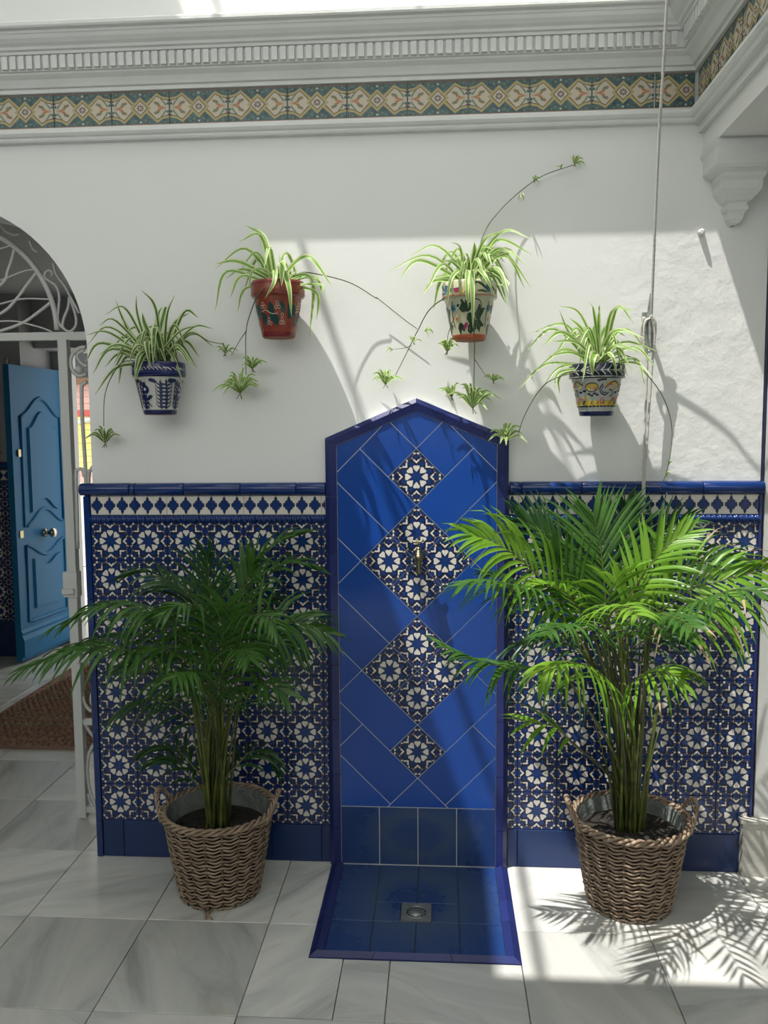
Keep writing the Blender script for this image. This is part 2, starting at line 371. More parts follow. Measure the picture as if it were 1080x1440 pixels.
def frieze_decals():
    D = []; u = .1 / 240; v = .0565 / 150
    def add(p, m, l, mir=True):
        D.append(([(x * u, z * v) for x, z in p], m, l))
        if mir: D.append(([(-x * u, z * v) for x, z in p], m, l))
    add([(-240, 150), (240, 150), (240, 140), (-240, 140)], ORANGE, 1, False); add([(-240, -150), (240, -150), (240, -140), (-240, -140)], ORANGE, 1, False)
    def cart(g): return [(240, 88 - g), (185, 98 - g), (135, 132 - g * 1.2), (18 + g * 1.5, 16 - g * .2), (18 + g * 1.5, -16 + g * .2), (135, -132 + g * 1.2), (185, -98 + g), (240, -88 + g)]
    add(cart(0), OCHRE, 1); add(cart(21), UMBER, 2); add(cart(27), FCREAM, 3)
    dia = lambda h, w: [(0, h), (w, 0), (0, -h), (-w, 0)]
    add(dia(98, 90), OCHRE, 4, False); add(dia(68, 62), UMBER, 5, False); add(dia(60, 54), FCREAM, 6, False)
    for k in range(8):
        a = k * pi / 4; c, s = cos(a), sin(a)
        add([(6 * c, 6 * s), (24 * c - 7 * s, 24 * s + 7 * c), (30 * c, 30 * s), (24 * c + 7 * s, 24 * s - 7 * c)], PLUM, 7, False)
    for s in (1, -1):
        add([(232, 6 * s), (180, 10 * s), (160, 24 * s), (140, 52 * s), (118, 60 * s), (108, 42 * s), (118, 38 * s), (128, 42 * s), (138, 22 * s), (150, 4 * s), (180, 0)], ORANGE, 4)
        add([(165, 22 * s), (145, 30 * s), (118, 30 * s), (126, 52 * s), (150, 50 * s)], SAGE, 5)
        add([(205, 18 * s), (190, 45 * s), (165, 78 * s), (172, 80 * s), (200, 52 * s), (218, 24 * s)], SAGE, 4)
        add([(228, 20 * s), (214, 34 * s), (226, 50 * s), (238, 36 * s)], TEAL, 5)
        add([(236, 52 * s), (222, 60 * s), (230, 72 * s), (240, 66 * s)], PLUM, 4)
        for cx, cz, r in ((0, 122, 13), (40, 108, 15), (-40, 108, 15), (70, 125, 11), (-70, 125, 11), (200, 125, 14), (225, 112, 10)):
            add([(cx - r, s * (cz - 4)), (cx, s * (cz + r)), (cx + r, s * (cz - 4)), (cx, s * (cz - r * .7))], SAGE if cx else FCREAM, 2, cx > 80)
    return D

# ------------------------------------------------------------------ structure: floor
BX0, BX1, BY0 = .885, 1.522, -.575
fb = MB(); fb.box((-3.2, -5.2, -.12), (4, 3.3, -.012), GROUT_F)
floor = struct('floor', fb, 'white and grey veined marble slab floor of the patio and passage')
XS = [-.476 + .4018 * k for k in range(-8, 12)]
XS = [BX1 if abs(x - BX1) < .02 else x for x in XS]
YS = [.035, .465, .9] + [.9 + .435 * k for k in range(1, 6)]
YS = sorted(YS + [.035 - .4375 * k for k in range(1, 9)])
tcache = {}
def floor_tile(x0, x1, y0, y1, name='marble_tile'):
    key = (round(x1 - x0, 4), round(y1 - y0, 4))
    if key not in tcache:
        mb = MB(); w, d = key; g = .0013; b = .0015
        mb.v += [(g + b, g + b, 0), (w - g - b, g + b, 0), (w - g - b, d - g - b, 0), (g + b, d - g - b, 0)]
        mb.v += [(g, g, -b), (w - g, g, -b), (w - g, d - g, -b), (g, d - g, -b), (g, g, -.013), (w - g, g, -.013), (w - g, d - g, -.013), (g, d - g, -.013)]
        mb.face((0, 1, 2, 3), MARBLE)
        for i in range(4): j = (i + 1) % 4; mb.face((4 + i, 4 + j, j, i), MARBLE); mb.face((8 + i, 8 + j, 4 + j, 4 + i), MARBLE)
        tcache[key] = mb.mesh('marble_tile')
    inst(name, tcache[key], floor, (x0, y0, 0))
far = MB()
for i in range(len(XS) - 1):
    for j in range(len(YS) - 1):
        x0, x1, y0, y1 = XS[i], XS[i + 1], YS[j], YS[j + 1]
        if y0 < -1.4: continue
        if y0 > .1 and x0 > .1: continue
        if y0 < 0 and (x0 > BX1 or x1 < BX0 or y1 < BY0) or y0 >= 0:
            if abs(x0 - .7294) < .01 and y1 < -.5: pass
            floor_tile(x0, x1, y0, y1); continue
        if x0 < BX0 - .02:
            if y0 < BY0 - .02:
                lt = MB(); e = .0014; lt.prism([(x0 + e, y0 + e, 0), (.99 - e, y0 + e, 0), (.99 - e, BY0 - e, 0), (BX0 - e, BY0 - e, 0), (BX0 - e, y1 - e, 0), (x0 + e, y1 - e, 0)], (0, 0, -.013), MARBLE); lt.build('marble_tile', floor)
            else: floor_tile(x0, BX0, y0, y1)
        if x1 > BX1 + .02: floor_tile(BX1, x1, y0, y1)
        if y0 < BY0 - .02:
            a, b = max(x0, BX0), min(x1, BX1)
            if a < .99 < b: floor_tile(.99, b, y0, BY0)
            elif b - a > .03: floor_tile(a, b, y0, BY0)
mb = MB(); mb.box((-3.2, -5.2, -.013), (4, YS[[k for k in range(len(YS)) if YS[k] >= -1.4][0]] , 0), MARBLE)
o = mb.build('paving_behind', floor); 

# ------------------------------------------------------------------ structure: back wall with the arch
AX, AZ, AR = -.510, 1.868, .537
def arch_wall(mb, y0, y1, x0, x1, top, m):
    pts = [(AX + AR, 0)] + [(AX + AR * cos(pi * k / 40), AZ + AR * sin(pi * k / 40)) for k in range(41)] + [(AX - AR, 0)]
    for i in range(len(pts) - 1):        # reveal and soffit
        a, b = pts[i], pts[i + 1]; mb.poly([(a[0], y0, a[1]), (a[0], y1, a[1]), (b[0], y1, b[1]), (b[0], y0, b[1])], m, 0 < i < 41)
    for y, fl in ((y0, False), (y1, True)):
        for i in range(1, 41):
            a, b = pts[i], pts[i + 1]; q = [(a[0], y, a[1]), (a[0], y, top), (b[0], y, top), (b[0], y, b[1])]
            mb.poly(q if fl else q[::-1], m)
        for xa, xb in ((AX + AR, x1), (x0, AX - AR)):
            mb.poly([(xa, y, 0), (xb, y, 0), (xb, y, top), (xa, y, top)], m)
    mb.poly([(x1, y0, 0), (x1, y1, 0), (x1, y1, top), (x1, y0, top)], m)
wb = MB(); arch_wall(wb, .012, .30, -3.0, 2.38, 2.62, PLASTER)
wb.poly([(-3, .012, 2.62), (2.6, .012, 2.62), (2.6, .012, 4.6), (-3, .012, 4.6)], PLASTER)
wb.poly([(2.38, .012, 2.2), (2.6, .012, 2.2), (2.6, .012, 4.6), (2.38, .012, 4.6)], PLASTER)
wb.poly([(-3, .30, 2.62), (-3, .30, 4.6), (2.6, .30, 4.6), (2.6, .30, 2.62)], PLASTER)
wb.poly([(-3, .012, 4.6), (2.6, .012, 4.6), (2.6, .30, 4.6), (-3, .30, 4.6)], PLASTER)
wall_back = struct('wall_back', wb, 'white plastered patio wall with an arched doorway at its left end')

# right gallery: wall beyond the dado, ceiling over it, wall above the beam
wr = MB(); wr.box((2.38, .06, 0), (4, .30, 2.6), CEIL); wr.box((3.9, -5.2, 0), (4, .06, 2.6), CEIL)
wr.box((2.16, -5.2, 2.9), (2.5, .012, 4.6), PLASTER)
struct('wall_right', wr, 'shaded wall of the gallery to the right of the patio')
wl = MB(); wl.box((-3.2, -5.2, 0), (-3.0, 3.3, 4.6), PLASTER)
struct('wall_left', wl, 'white side wall left of the patio')
wf = MB(); wf.box((-3.2, -5.4, 0), (4, -5.2, 2.6), PLASTER)
struct('wall_front', wf, 'white wall behind the viewer')
cl = MB(); cl.box((-3.0, -5.2, 4.6), (-.19, .012, 4.75), CEIL); cl.box((-.19, -5.2, 4.6), (2.5, -1.77, 4.75), CEIL)  # unseen slab, its edges placed to block sun and limit sky light
struct('ceiling', cl, 'unseen slab added overhead to shape the sun and sky light')
tw = MB(); tw.box((-3.0, -5.2, 0), (-2.98, .012, 1.4), COBALT_BASE); tw.box((-3.0, -5.2, 0), (4, -5.18, 1.4), COBALT_BASE); struct('trim_10', tw, 'unseen dark blue dado added on the other walls to dim the bounce light')  # unseen dark slabs added to weaken light bounced onto the lower wall
# unseen bars added overhead: one casts a thin shadow streak, one holds the cord
sk = MB(); sk.box((-.030, -1.95, 4.60), (-.009, .012, 4.63), IRON); sk.box((1.842, -1.77, 4.60), (1.862, .012, 4.63), IRON); sk.box((.62, -1.95, 4.63), (.632, .012, 4.642), IRON); struct('trim_6', sk, 'unseen white bars added overhead for a shadow streak and to hold the cord')

# passage behind the arch
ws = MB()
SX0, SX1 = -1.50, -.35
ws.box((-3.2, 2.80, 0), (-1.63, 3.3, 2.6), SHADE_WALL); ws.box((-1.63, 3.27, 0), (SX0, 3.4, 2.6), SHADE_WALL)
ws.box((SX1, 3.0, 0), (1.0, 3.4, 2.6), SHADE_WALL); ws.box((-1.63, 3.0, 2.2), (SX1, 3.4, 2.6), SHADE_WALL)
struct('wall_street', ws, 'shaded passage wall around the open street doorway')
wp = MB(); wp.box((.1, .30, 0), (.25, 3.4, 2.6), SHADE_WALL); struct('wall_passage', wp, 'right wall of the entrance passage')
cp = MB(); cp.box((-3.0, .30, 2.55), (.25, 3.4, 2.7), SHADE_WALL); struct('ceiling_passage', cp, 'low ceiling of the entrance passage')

# ------------------------------------------------------------------ cornice, beam and mouldings (trim)
KX = 2.13
def sweep(mb, prof, m, ya=-3.3, xa=-3.0):
    n = len(prof)
    for i in range(n - 1):
        (p0, z0), (p1, z1) = prof[i], prof[i + 1]
        mb.poly([(xa, -p0, z0), (KX - p0, -p0, z0), (KX - p1, -p1, z1), (xa, -p1, z1)], m)
        mb.poly([(KX - p0, -p0, z0), (KX - p0, ya, z0), (KX - p1, ya, z1), (KX - p1, -p1, z1)], m)
    for x, s in ((xa, 1),):
        mb.poly([(x, -p, z) for p, z in prof] + [(x, .012, prof[-1][1]), (x, .012, prof[0][1])], m)
cor = MB()
sweep(cor, [(-.012, 2.752), (.010, 2.752), (.012, 2.764), (.022, 2.766), (.028, 2.776), (.036, 2.787), (.048, 2.795), (.052, 2.798), (.054, 2.803), (.062, 2.804), (.066, 2.850), (.078, 2.852), (.080, 2.860), (.090, 2.862), (.094, 2.870),
            (.106, 2.876), (.118, 2.886), (.124, 2.896), (.128, 2.898), (.130, 2.905), (.146, 2.907), (.150, 2.912), (.150, 2.922), (.146, 2.928), (-.012, 2.94)], WHITE)
cor = struct('trim_1', cor, 'white moulded cornice with a row of dentils under the upper wall')
dn = MB(); x = -1.0
while x < KX - .10:
    dn.box((x, -.076, 2.807), (x + .019, -.06, 2.849), WHITE); x += .0288
y = -.11
while y > -1.5:
    dn.box((KX - .076, y - .019, 2.807), (KX - .06, y, 2.849), WHITE); y -= .0288
tag(dn.build('dentils', cor), kind='stuff')
bm = MB()
sweep(bm, [(-.012, 2.588), (.008, 2.590), (.012, 2.596), (.012, 2.602), (.020, 2.606), (.027, 2.614), (.027, 2.624), (.020, 2.632), (.006, 2.637), (-.012, 2.638)], WHITE)
struct('trim_2', bm, 'white rounded moulding under the patterned tile frieze')
be = MB(); be.box((2.158, -3.3, 2.492), (4, .012, 2.60), CEIL); be.box((2.142, -3.3, 2.560), (2.3, .012, 2.62), WHITE); be.box((2.142, -3.3, 2.62), (2.5, .012, 2.92), WHITE)
struct('trim_3', be, 'white beam running forward over the right-hand gallery')

# frieze tiles
FD = frieze_decals()
FD = [([(x * 1.02, z) for x, z in p], m, l) for p, m, l in FD]
fme = wall_tile([(-.102, -.0565), (.102, -.0565), (.102, .0565), (-.102, .0565)], TEAL, decals=FD, gap=.0006).mesh('frieze_tile')
fr = MB(); fr.box((-3, .004, 2.63), (2.142, .012, 2.76), GROUT_P); fr.box((KX + .004, -3.3, 2.63), (2.145, .004, 2.76), GROUT_P)
fr = struct('trim_4', fr, 'band of ochre, teal and cream patterned frieze tiles')
jx = at(405, 140, 0).x
for k in range(-14, 9):
    x = jx + .1 + .2045 * k
    if x + .1 < KX - .002: inst('frieze_tile', fme, fr, (x, 0, 2.694), (0, 0, 0))
    else:
        p = wall_tile([(-.1, -.0565), (KX - .006 - x, -.0565), (KX - .006 - x, .0565), (-.1, .0565)], TEAL, decals=FD, gap=.0008)
        if p and KX - .006 - x > -.09: p.build('frieze_tile', fr, (x, 0, 2.694))
for k in range(7): inst('frieze_tile', fme, fr, (KX, -.12 - .2045 * k, 2.694), (0, 0, -pi / 2))

# bracket under the beam
br = MB(); cxb = 2.257
prof = [(.112, 2.492, .150), (.112, 2.478, .150), (.120, 2.475, .158), (.118, 2.466, .155), (.112, 2.455, .150), (.108, 2.430, .142), (.110, 2.405, .132), (.102, 2.396, .124), (.078, 2.385, .104), (.076, 2.374, .100), (.070, 2.368, .095), (.068, 2.362, .09), (.072, 2.352, .088),
        (.070, 2.338, .084), (.060, 2.322, .074), (.044, 2.306, .058), (.034, 2.300, .046), (.034, 2.292, .044), (.040, 2.288, .047), (.038, 2.278, .044), (.030, 2.270, .036), (.027, 2.262, .033), (.026, 2.250, .030), (.017, 2.238, .022), (.004, 2.232, .008)]
for i in range(len(prof) - 1):
    w0, z0, d0 = prof[i]; w1, z1, d1 = prof[i + 1]; w0 *= .9; w1 *= .9; z0 = 2.5 - (2.492 - z0) * .95; z1 = 2.5 - (2.492 - z1) * .95; a = [(cxb - w0, .012), (cxb - w0, -d0), (cxb + w0, -d0), (cxb + w0, .012)]; b = [(cxb - w1, .012), (cxb - w1, -d1), (cxb + w1, -d1), (cxb + w1, .012)]
    for k in range(3): br.poly([(a[k][0], a[k][1], z0), (b[k][0], b[k][1], z1), (b[k + 1][0], b[k + 1][1], z1), (a[k + 1][0], a[k + 1][1], z0)], WHITE)
struct('trim_5', br, 'white moulded corbel bracket under the beam at top right')

# door jamb and dark shutter at the right edge, stone block
jb = MB(); jb.box((2.381, .008, 0), (2.392, .06, 2.49), NAVY); jb.box((2.392, -.004, .205), (2.455, .06, 2.49), IRON)
jb.box((2.455, .03, .205), (4, .06, 2.49), DKWOOD)
j = struct('door_2', jb, 'pale jamb and dark louvred shutter at the right edge')
for k in range(24):
    s_ = MB(); s_.prism([(2.47, .018, .30 + k * .085), (2.47, .032, .30 + k * .085), (2.47, .032, .365 + k * .085), (2.47, .026, .365 + k * .085)], (.5, 0, 0), DKWOOD); s_.build('slat', j)
sb = MB(); sb.prism([(2.345, -.03, 0), (2.62, -.03, 0), (2.62, -.03, .196), (2.345, -.03, .196)], (0, .10, 0), STONE); sb.box((2.338, -.036, .196), (2.63, .07, .207), STONE)
o = sb.build('stone_block'); tag(o, 'low pale stone threshold block at the right end of the tiled wall', 'stone block')

# ------------------------------------------------------------------ tiled dado, left and right
ZB = .142
rose = wall_tile([(-.07, -.07), (.07, -.07), (.07, .07), (-.07, .07)], NAVY, decals=RDEC, gap=.0004, bev=.0008).mesh('rosette_tile')
SD = star_decals()
starm = wall_tile([(-.14, -.0345), (.14, -.0345), (.14, .0345), (-.14, .0345)], CREAM, decals=SD, gap=.0006, bev=.0008).mesh('star_tile')
def rope_mesh(L):
    mb = MB(); n = int(L / .0022); seg = 12; y0 = .002
    for i in range(n + 1):
        x = L * i / n
        for q in range(seg + 1):
            th = pi * q / seg; r = .0135 * (1 + .20 * cos(2 * pi * (x / .0185) + th * 1.5)); mb.v.append((x, y0 - r * sin(th) * 1.15, -r * cos(th)))
    for i in range(n):
        for q in range(seg): a = i * (seg + 1) + q; mb.face((a, a + 1, a + seg + 2, a + seg + 1), CAPBLUE, True)
    return mb.mesh('rope_moulding')
def cap_mesh(L):
    mb = MB(); pr = [(.012, -.022), (-.010, -.022), (-.018, -.018), (-.0235, -.010), (-.026, 0), (-.024, .009), (-.018, .017), (-.008, .021), (.012, .022)]
    g = .0008; xs = [g, g + .002, L - g - .002, L - g]
    for i, x in enumerate(xs):
        k = .94 if i in (0, 3) else 1
        mb.v += [(x, y * k if y < 0 else y, z * k) for y, z in pr]
    n = len(pr)
    for i in range(3):
        for q in range(n - 1): a = i * n + q; mb.face((a, a + n, a + n + 1, a + 1), CAPBLUE, True)
    mb.face(range(n), CAPBLUE); mb.face([3 * n + q for q in reversed(range(n))], CAPBLUE)
    return mb.mesh('cap_tile')
def dado(name, label, x0, x1, xt0, cols, caps, base_cuts, star0, left_trim):
    mb = MB(); mb.box((x0, .003, 0), (x1, .012, 1.39), GROUT_D); d = struct(name, mb, label)
    for c in range(-1, cols):
        for r in range(8):
            cx = xt0 + .14 * c; cz = .212 + .14 * r
            a, b = max(cx - .07, x0 + left_trim), min(cx + .07, x1 - .002)
            if b - a < .012: continue
            if b - a > .139: inst('rosette_tile', rose, d, (cx, 0, cz))
            else:
                t = wall_tile([(a - cx, -.07), (b - cx, -.07), (b - cx, .07), (a - cx, .07)], NAVY, decals=RDEC, gap=.0004, bev=.0008)
                if t: t.build('rosette_tile', d, (cx, 0, cz))
    k = star0
    while k < x1 - .01:
        a, b = max(k, x0 + left_trim), min(k + .28, x1 - .002); c = k + .14
        if b > a + .01:
            if b - a > .279: inst('star_tile', starm, d, (c, 0, 1.3215))
            else: wall_tile([(a - c, -.0345), (b - c, -.0345), (b - c, .0345), (a - c, .0345)], CREAM, decals=SD, gap=.0006, bev=.0008).build('star_tile', d, (c, 0, 1.3215))
        k += .28
    x = x0 + left_trim
    while x < x1 - .01:
        L = min(.2, x1 - .002 - x); inst('rope_moulding', rope_mesh(L), d, (x, 0, 1.272)); x += .2
    for a, b in zip(caps[:-1], caps[1:]): inst('cap_tile', cap_mesh(b - a), d, (a, 0, 1.380))
    for a, b in zip(base_cuts[:-1], base_cuts[1:]):
        wall_tile([(a, 0), (b, 0), (b, ZB), (a, ZB)], COBALT_BASE, y0=-.003, th=.014).build('skirting_tile', d)
    if left_trim:
        z = 0
        for z1 in (ZB, .42, .70, .98, 1.356):
            t = MB(); t.prism([(x0 - .004, 0.012, z + .001), (x0 - .004, -.004, z + .001), (x0 + .002, -.009, z + .001), (x0 + left_trim - .002, -.007, z + .001), (x0 + left_trim - .001, .012, z + .001)], (0, 0, z1 - z - .002), CAPBLUE); t.build('edge_trim', d); z = z1
    return d
dado('trim_7', 'blue and white star-tiled dado on the left of the fountain', 0.0, .879, .09, 7, [-.012, .172, .192, .37, .575, .775, .879], [.021, .10, .38, .66, .845, .879], .022, .021)
dado('trim_8', 'blue and white star-tiled dado on the right of the fountain', 1.523, 2.380, 1.6285, 6, [1.523, 1.565, 1.77, 1.975, 2.18, 2.386], [1.523, 1.56, 1.84, 2.12, 2.343], 1.282 - .005, 0)
ed = MB(); ed.box((2.374, -.006, .21), (2.383, .012, 1.356), VIOLET); tag(ed.build('edge_strip', bpy.data.objects['trim_8']))

# ------------------------------------------------------------------ wall fountain
CX = 1.200
ft = empty('wall_fountain', (CX, 0, 0), 'cobalt blue tiled wall fountain with pointed top, star tile diamonds and floor basin', 'fountain')
def fp(mb, name): return mb.build(name, ft, (-CX, 0, 0))
OX0, OX1, ZS, ZA = .880, 1.520, 1.558, 1.694
outer = [(OX0, 0), (OX1, 0), (OX1, ZS), (CX, ZA), (OX0, ZS)]
mb = MB(); mb.prism([(x, -.0158, z) for x, z in outer], (0, .027, 0), GROUT_P); fp(mb, 'backing')
B = .040
sl = math.atan2(ZA - ZS, CX - OX0)
zin = lambda x: ZA - B / cos(sl) - abs(x - CX) * math.tan(sl)
IX0, IX1 = OX0 + B, OX1 - B
nx, nz = sin(sl), cos(sl)
roofH = [(nx, nz, nx * CX + nz * zin(CX)), (-nx, nz, -nx * CX + nz * zin(CX))]
clipH = [(-1, 0, -IX0), (1, 0, IX1), (0, -1, -.222)] + roofH
YF = -.018
def border(pts, ins):
    """bevelled edging piece, quad a,b (outer) c,d (inner)"""
    m = MB(); (ax, az), (bx, bz), (cx, cz), (dx, dz) = pts
    o_ = [Vector((ax, 0, az)), Vector((bx, 0, bz)), Vector((cx, 0, cz)), Vector((dx, 0, dz))]
    ctr = sum(o_, Vector()) / 4; o_ = [ctr + (p - ctr) * .992 for p in o_]
    y = [-.012, -.012, -.024, -.024]
    mid1 = o_[0].lerp(o_[3], .35); mid2 = o_[1].lerp(o_[2], .35)
    a, b, c, d = [Vector((p.x, 0, p.z)) for p in o_]
    base = [v + Vector((0, .006, 0)) for v in (a, b, c, d)]
    top = [a + Vector((0, -.018, 0)), b + Vector((0, -.018, 0)), mid2 + Vector((0, -.027, 0)), mid1 + Vector((0, -.027, 0)), c + Vector((0, -.023, 0)), d + Vector((0, -.023, 0))]
    n = 0; m.v = [tuple(v) for v in base + top]
    for q in ((4, 7, 6, 5), (7, 9, 8, 6), (0, 4, 5, 1), (3, 2, 8, 9), (0, 3, 9, 7, 4), (1, 5, 6, 8, 2)): m.face(q, VIOLET)
    return m
zs = [0, .145, .345, .548, .748, .95, 1.15, 1.352, ZS]
zi = zin(IX0)
for a, b in zip(zs[:-1], zs[1:]):
    bi = zi if b == ZS else b
    fp(border([(OX0, a), (OX0, b), (IX0, bi), (IX0, a)], 0), 'edging_tile'); fp(border([(OX1, b), (OX1, a), (IX1, a), (IX1, bi)], 0), 'edging_tile')
for s in (-1, 1):
    f1 = .62
    P0 = (CX, ZA); P2 = (CX + s * .32, ZS); P1 = (CX + s * .32 * .46, ZA + (ZS - ZA) * .46); P15 = (CX + s * .32 * .80, ZA + (ZS - ZA) * .80)
    Q0 = (CX, zin(CX)); Q1 = (CX + s * .28 * .46, zin(CX + .28 * .46)); Q15 = (CX + s * .28 * .80, zin(CX + .28 * .80)); Q2 = (CX + s * .28, zi)
    for (p, q, r, t) in ((P1, P0, Q0, Q1), (P15, P1, Q1, Q15), (P2, P15, Q15, Q2)):
        fp(border([p, q, r, t] if s < 0 else [q, p, t, r], 0), 'edging_tile')
G = .099; Z0 = .332
def LZ(i, j): return (CX + (i - j) * G, Z0 + (i + j) * G)
def cell(i0, i1, j0, j1): return [LZ(i0, j0), LZ(i1, j0), LZ(i1, j1), LZ(i0, j1)]
left = [(5, 6, 6, 7), (3, 6, 7, 10), (4, 5, 5, 7), (3, 4, 5, 7), (1, 3, 5, 8), (2, 3, 3, 5), (1, 2, 3, 5), (-1, 1, 3, 6), (0, 1, 1, 3), (-1, 0, 0, 2), (-1, 0, 2, 4), (-4, -1, 0, 5)]
pieces = [(6, 9, 6, 9), (-3, 0, -3, 0)]
for q in left: pieces.append(q); pieces.append((q[2], q[3], q[0], q[1]))
for q in pieces:
    c = clip(cell(*q), clipH)
    if c:
        t = wall_tile(c, COBALT, y0=YF, gap=.0015, bev=.0009, th=.004)
        if t: fp(t, 'diamond_tile')
rot_ros = xf(RDEC, 0, 0, pi / 4)
dm = [(0, -.0986), (.0986, 0), (0, .0986), (-.0986, 0)]
rdm = wall_tile(dm, NAVY, decals=rot_ros, gap=.0008, bev=.0008, th=.004).mesh('star_diamond_tile')
for i, j in [(0, 0), (1, 1), (1, 2), (2, 1), (2, 2), (3, 3), (3, 4), (4, 3), (4, 4), (5, 5)]:
    x, z = LZ(i + .5, j + .5); o = inst('star_diamond_tile', rdm, ft, (x - CX, YF, z))
for k in range(4):
    a = IX0 + .14 * k
    fp(wall_tile([(a, 0.004), (a + .14, 0.004), (a + .14, .222), (a, .222)], STAINED, y0=YF, gap=.0016, bev=.0009, th=.004), 'splash_tile')
# basin floor
def ftile(poly, m, z=.004, th=.012, g=.0014, b=.0015):
    p = inset(poly, g); q = inset(p, b); mb = MB(); k = len(p)
    mb.v += [(x, y, z) for x, y in q] + [(x, y, z - b) for x, y in p] + [(x, y, z - th) for x, y in p]
    mb.face(range(k), m)
    for i in range(k): j = (i + 1) % k; mb.face((k + i, k + j, j, i), m); mb.face((2 * k + i, 2 * k + j, k + j, k + i), m)
    return mb
mb = MB(); mb.box((BX0, BY0, -.011), (BX1, .003, -.001), GROUT_D); fp(mb, 'basin_bed')
SBASE = STAINED
GX0, GX1, GY = BX0 + .042, BX1 - .042, BY0 + .032
w = (GX1 - GX0) / 4; DR = (1.152, 1.252, -.376, -.266)
for k in range(4):
    a, b = GX0 + w * k, GX0 + w * (k + 1)
    fp(ftile([(a, GY), (b, GY), (b, -.378), (a, -.378)], STAINED), 'basin_tile')
    if k in (0, 3): fp(ftile([(a, -.378), (b, -.378), (b, -.02), (a, -.02)], STAINED), 'basin_tile')
    else:
        fp(ftile([(a, DR[3]), (b, DR[3]), (b, -.02), (a, -.02)], STAINED), 'basin_tile')
        if k == 1: fp(ftile([(a, -.378), (DR[0], -.378), (DR[0], DR[3]), (a, DR[3])], STAINED), 'basin_tile')
        else: fp(ftile([(DR[1], -.378), (b, -.378), (b, DR[3]), (DR[1], DR[3])], STAINED), 'basin_tile')
def kerb(pts):
    m = MB(); z = .016; a, b, c, d = [Vector((x, y, 0)) for x, y in pts]; ctr = (a + b + c + d) / 4
    a, b, c, d = [ctr + (v - ctr) * .992 for v in (a, b, c, d)]
    e, f = a.lerp(d, .5), b.lerp(c, .5)
    up = lambda v, h: Vector((v.x, v.y, h))
    vs = [up(a, -.01), up(b, -.01), up(c, -.01), up(d, -.01), up(a, .004), up(b, .004), up(f, z), up(e, z), up(c, .005), up(d, .005)]
    m.v = [tuple(v) for v in vs]
    for q in ((4, 5, 6, 7), (7, 6, 8, 9), (0, 1, 5, 4), (2, 3, 9, 8), (3, 0, 4, 7, 9), (1, 2, 8, 6, 5)): m.face(q, VIOLET)
    return m
ys = [-.012, -.10, -.17, -.245, -.37, BY0]
for a, b in zip(ys[:-1], ys[1:]):
    bi = GY if b == BY0 else b
    fp(kerb([(BX0, a), (BX0, b), (GX0, bi), (GX0, a)]), 'basin_edging'); fp(kerb([(BX1, b), (BX1, a), (GX1, a), (GX1, bi)]), 'basin_edging')
cut = [0, .3, .68, 1]
for a, b in zip(cut[:-1], cut[1:]):
    X = lambda t, i: (GX0 + (GX1 - GX0) * t) if i else (BX0 + (BX1 - BX0) * t)
    fp(kerb([(X(a, 0), BY0), (X(b, 0), BY0), (X(b, 1), GY), (X(a, 1), GY)]), 'basin_edging')
# drain
dx, dy = (DR[0] + DR[1]) / 2, (DR[2] + DR[3]) / 2
mb = MB(); mb.box((DR[0] + .001, DR[2] + .001, -.005), (DR[1] - .001, DR[3] - .001, .0045), STEEL)
drain = fp(mb, 'drain_cover')
mb = MB()
mb.lathe([(.037, .0045), (.037, .0062), (.033, .0066), (.032, .0046)], (dx, dy, 0), STEEL, 32)
mb.lathe([(.026, .0046), (.026, .0064), (.0, .0068)], (dx, dy, 0), STEEL, 32)
o = mb.build('drain_ring', drain)
mb = MB()
for k in range(12):
    a0 = 2 * pi * k / 12; a1 = a0 + .36
    mb.poly([(dx + r * cos(t), dy + r * sin(t), .0052) for r, t in ((.0275, a0), (.0275, a1), (.0318, a1), (.0318, a0))], BLACK)
mb.build('drain_slots', drain)
# brass tap
tx, tz = 1.2085, 1.135
mb = MB()
def yl(mb, prof, x, z, m, seg=20):
    n0 = len(mb.v)
    for r, y in prof:
        for q in range(seg): an = 2 * pi * q / seg; mb.v.append((x + r * cos(an), y, z + r * sin(an)))
    for i in range(len(prof) - 1):
        for q in range(seg): w_ = (q + 1) % seg; mb.face((n0 + i * seg + q, n0 + i * seg + w_, n0 + (i + 1) * seg + w_, n0 + (i + 1) * seg + q), m, True)
yl(mb, [(0, -.019), (.017, -.019), (.018, -.023), (.010, -.026), (.0085, -.055), (.012, -.058), (.0135, -.068), (.014, -.085), (.010, -.095), (0, -.097)], tx, tz + .012, BRASS)
mb.lathe([(.0, .030), (.010, .030), (.0125, .022), (.0135, .012), (.0125, 0), (.0095, -.014), (.0082, -.030), (.0088, -.034), (.0078, -.048), (.0065, -.048), (.0065, -.02)], (tx, -.078, tz), BRASS, 20)
tap = fp(mb, 'tap')
mb = MB(); mb.lathe([(.0, .046), (.0075, .046), (.0085, .040), (.0085, .034), (.0105, .033), (.0105, .028), (0, .028)], (tx, -.078, tz), BRASS, 8); mb.lathe([(.0035, .045), (.003, .062), (.004, .064)], (tx, -.078, tz), BRASS, 10)
mb.build('tap_spindle', tap)
mb = MB(); mb.tube([(tx - .019, -.082, tz + .068), (tx - .010, -.080, tz + .063), (tx, -.078, tz + .064), (tx + .010, -.076, tz + .067), (tx + .017, -.075, tz + .070)], .004, BRASS, 8, radii=[.0045, .0035, .005, .0035, .0045]); mb.build('tap_handle', tap)

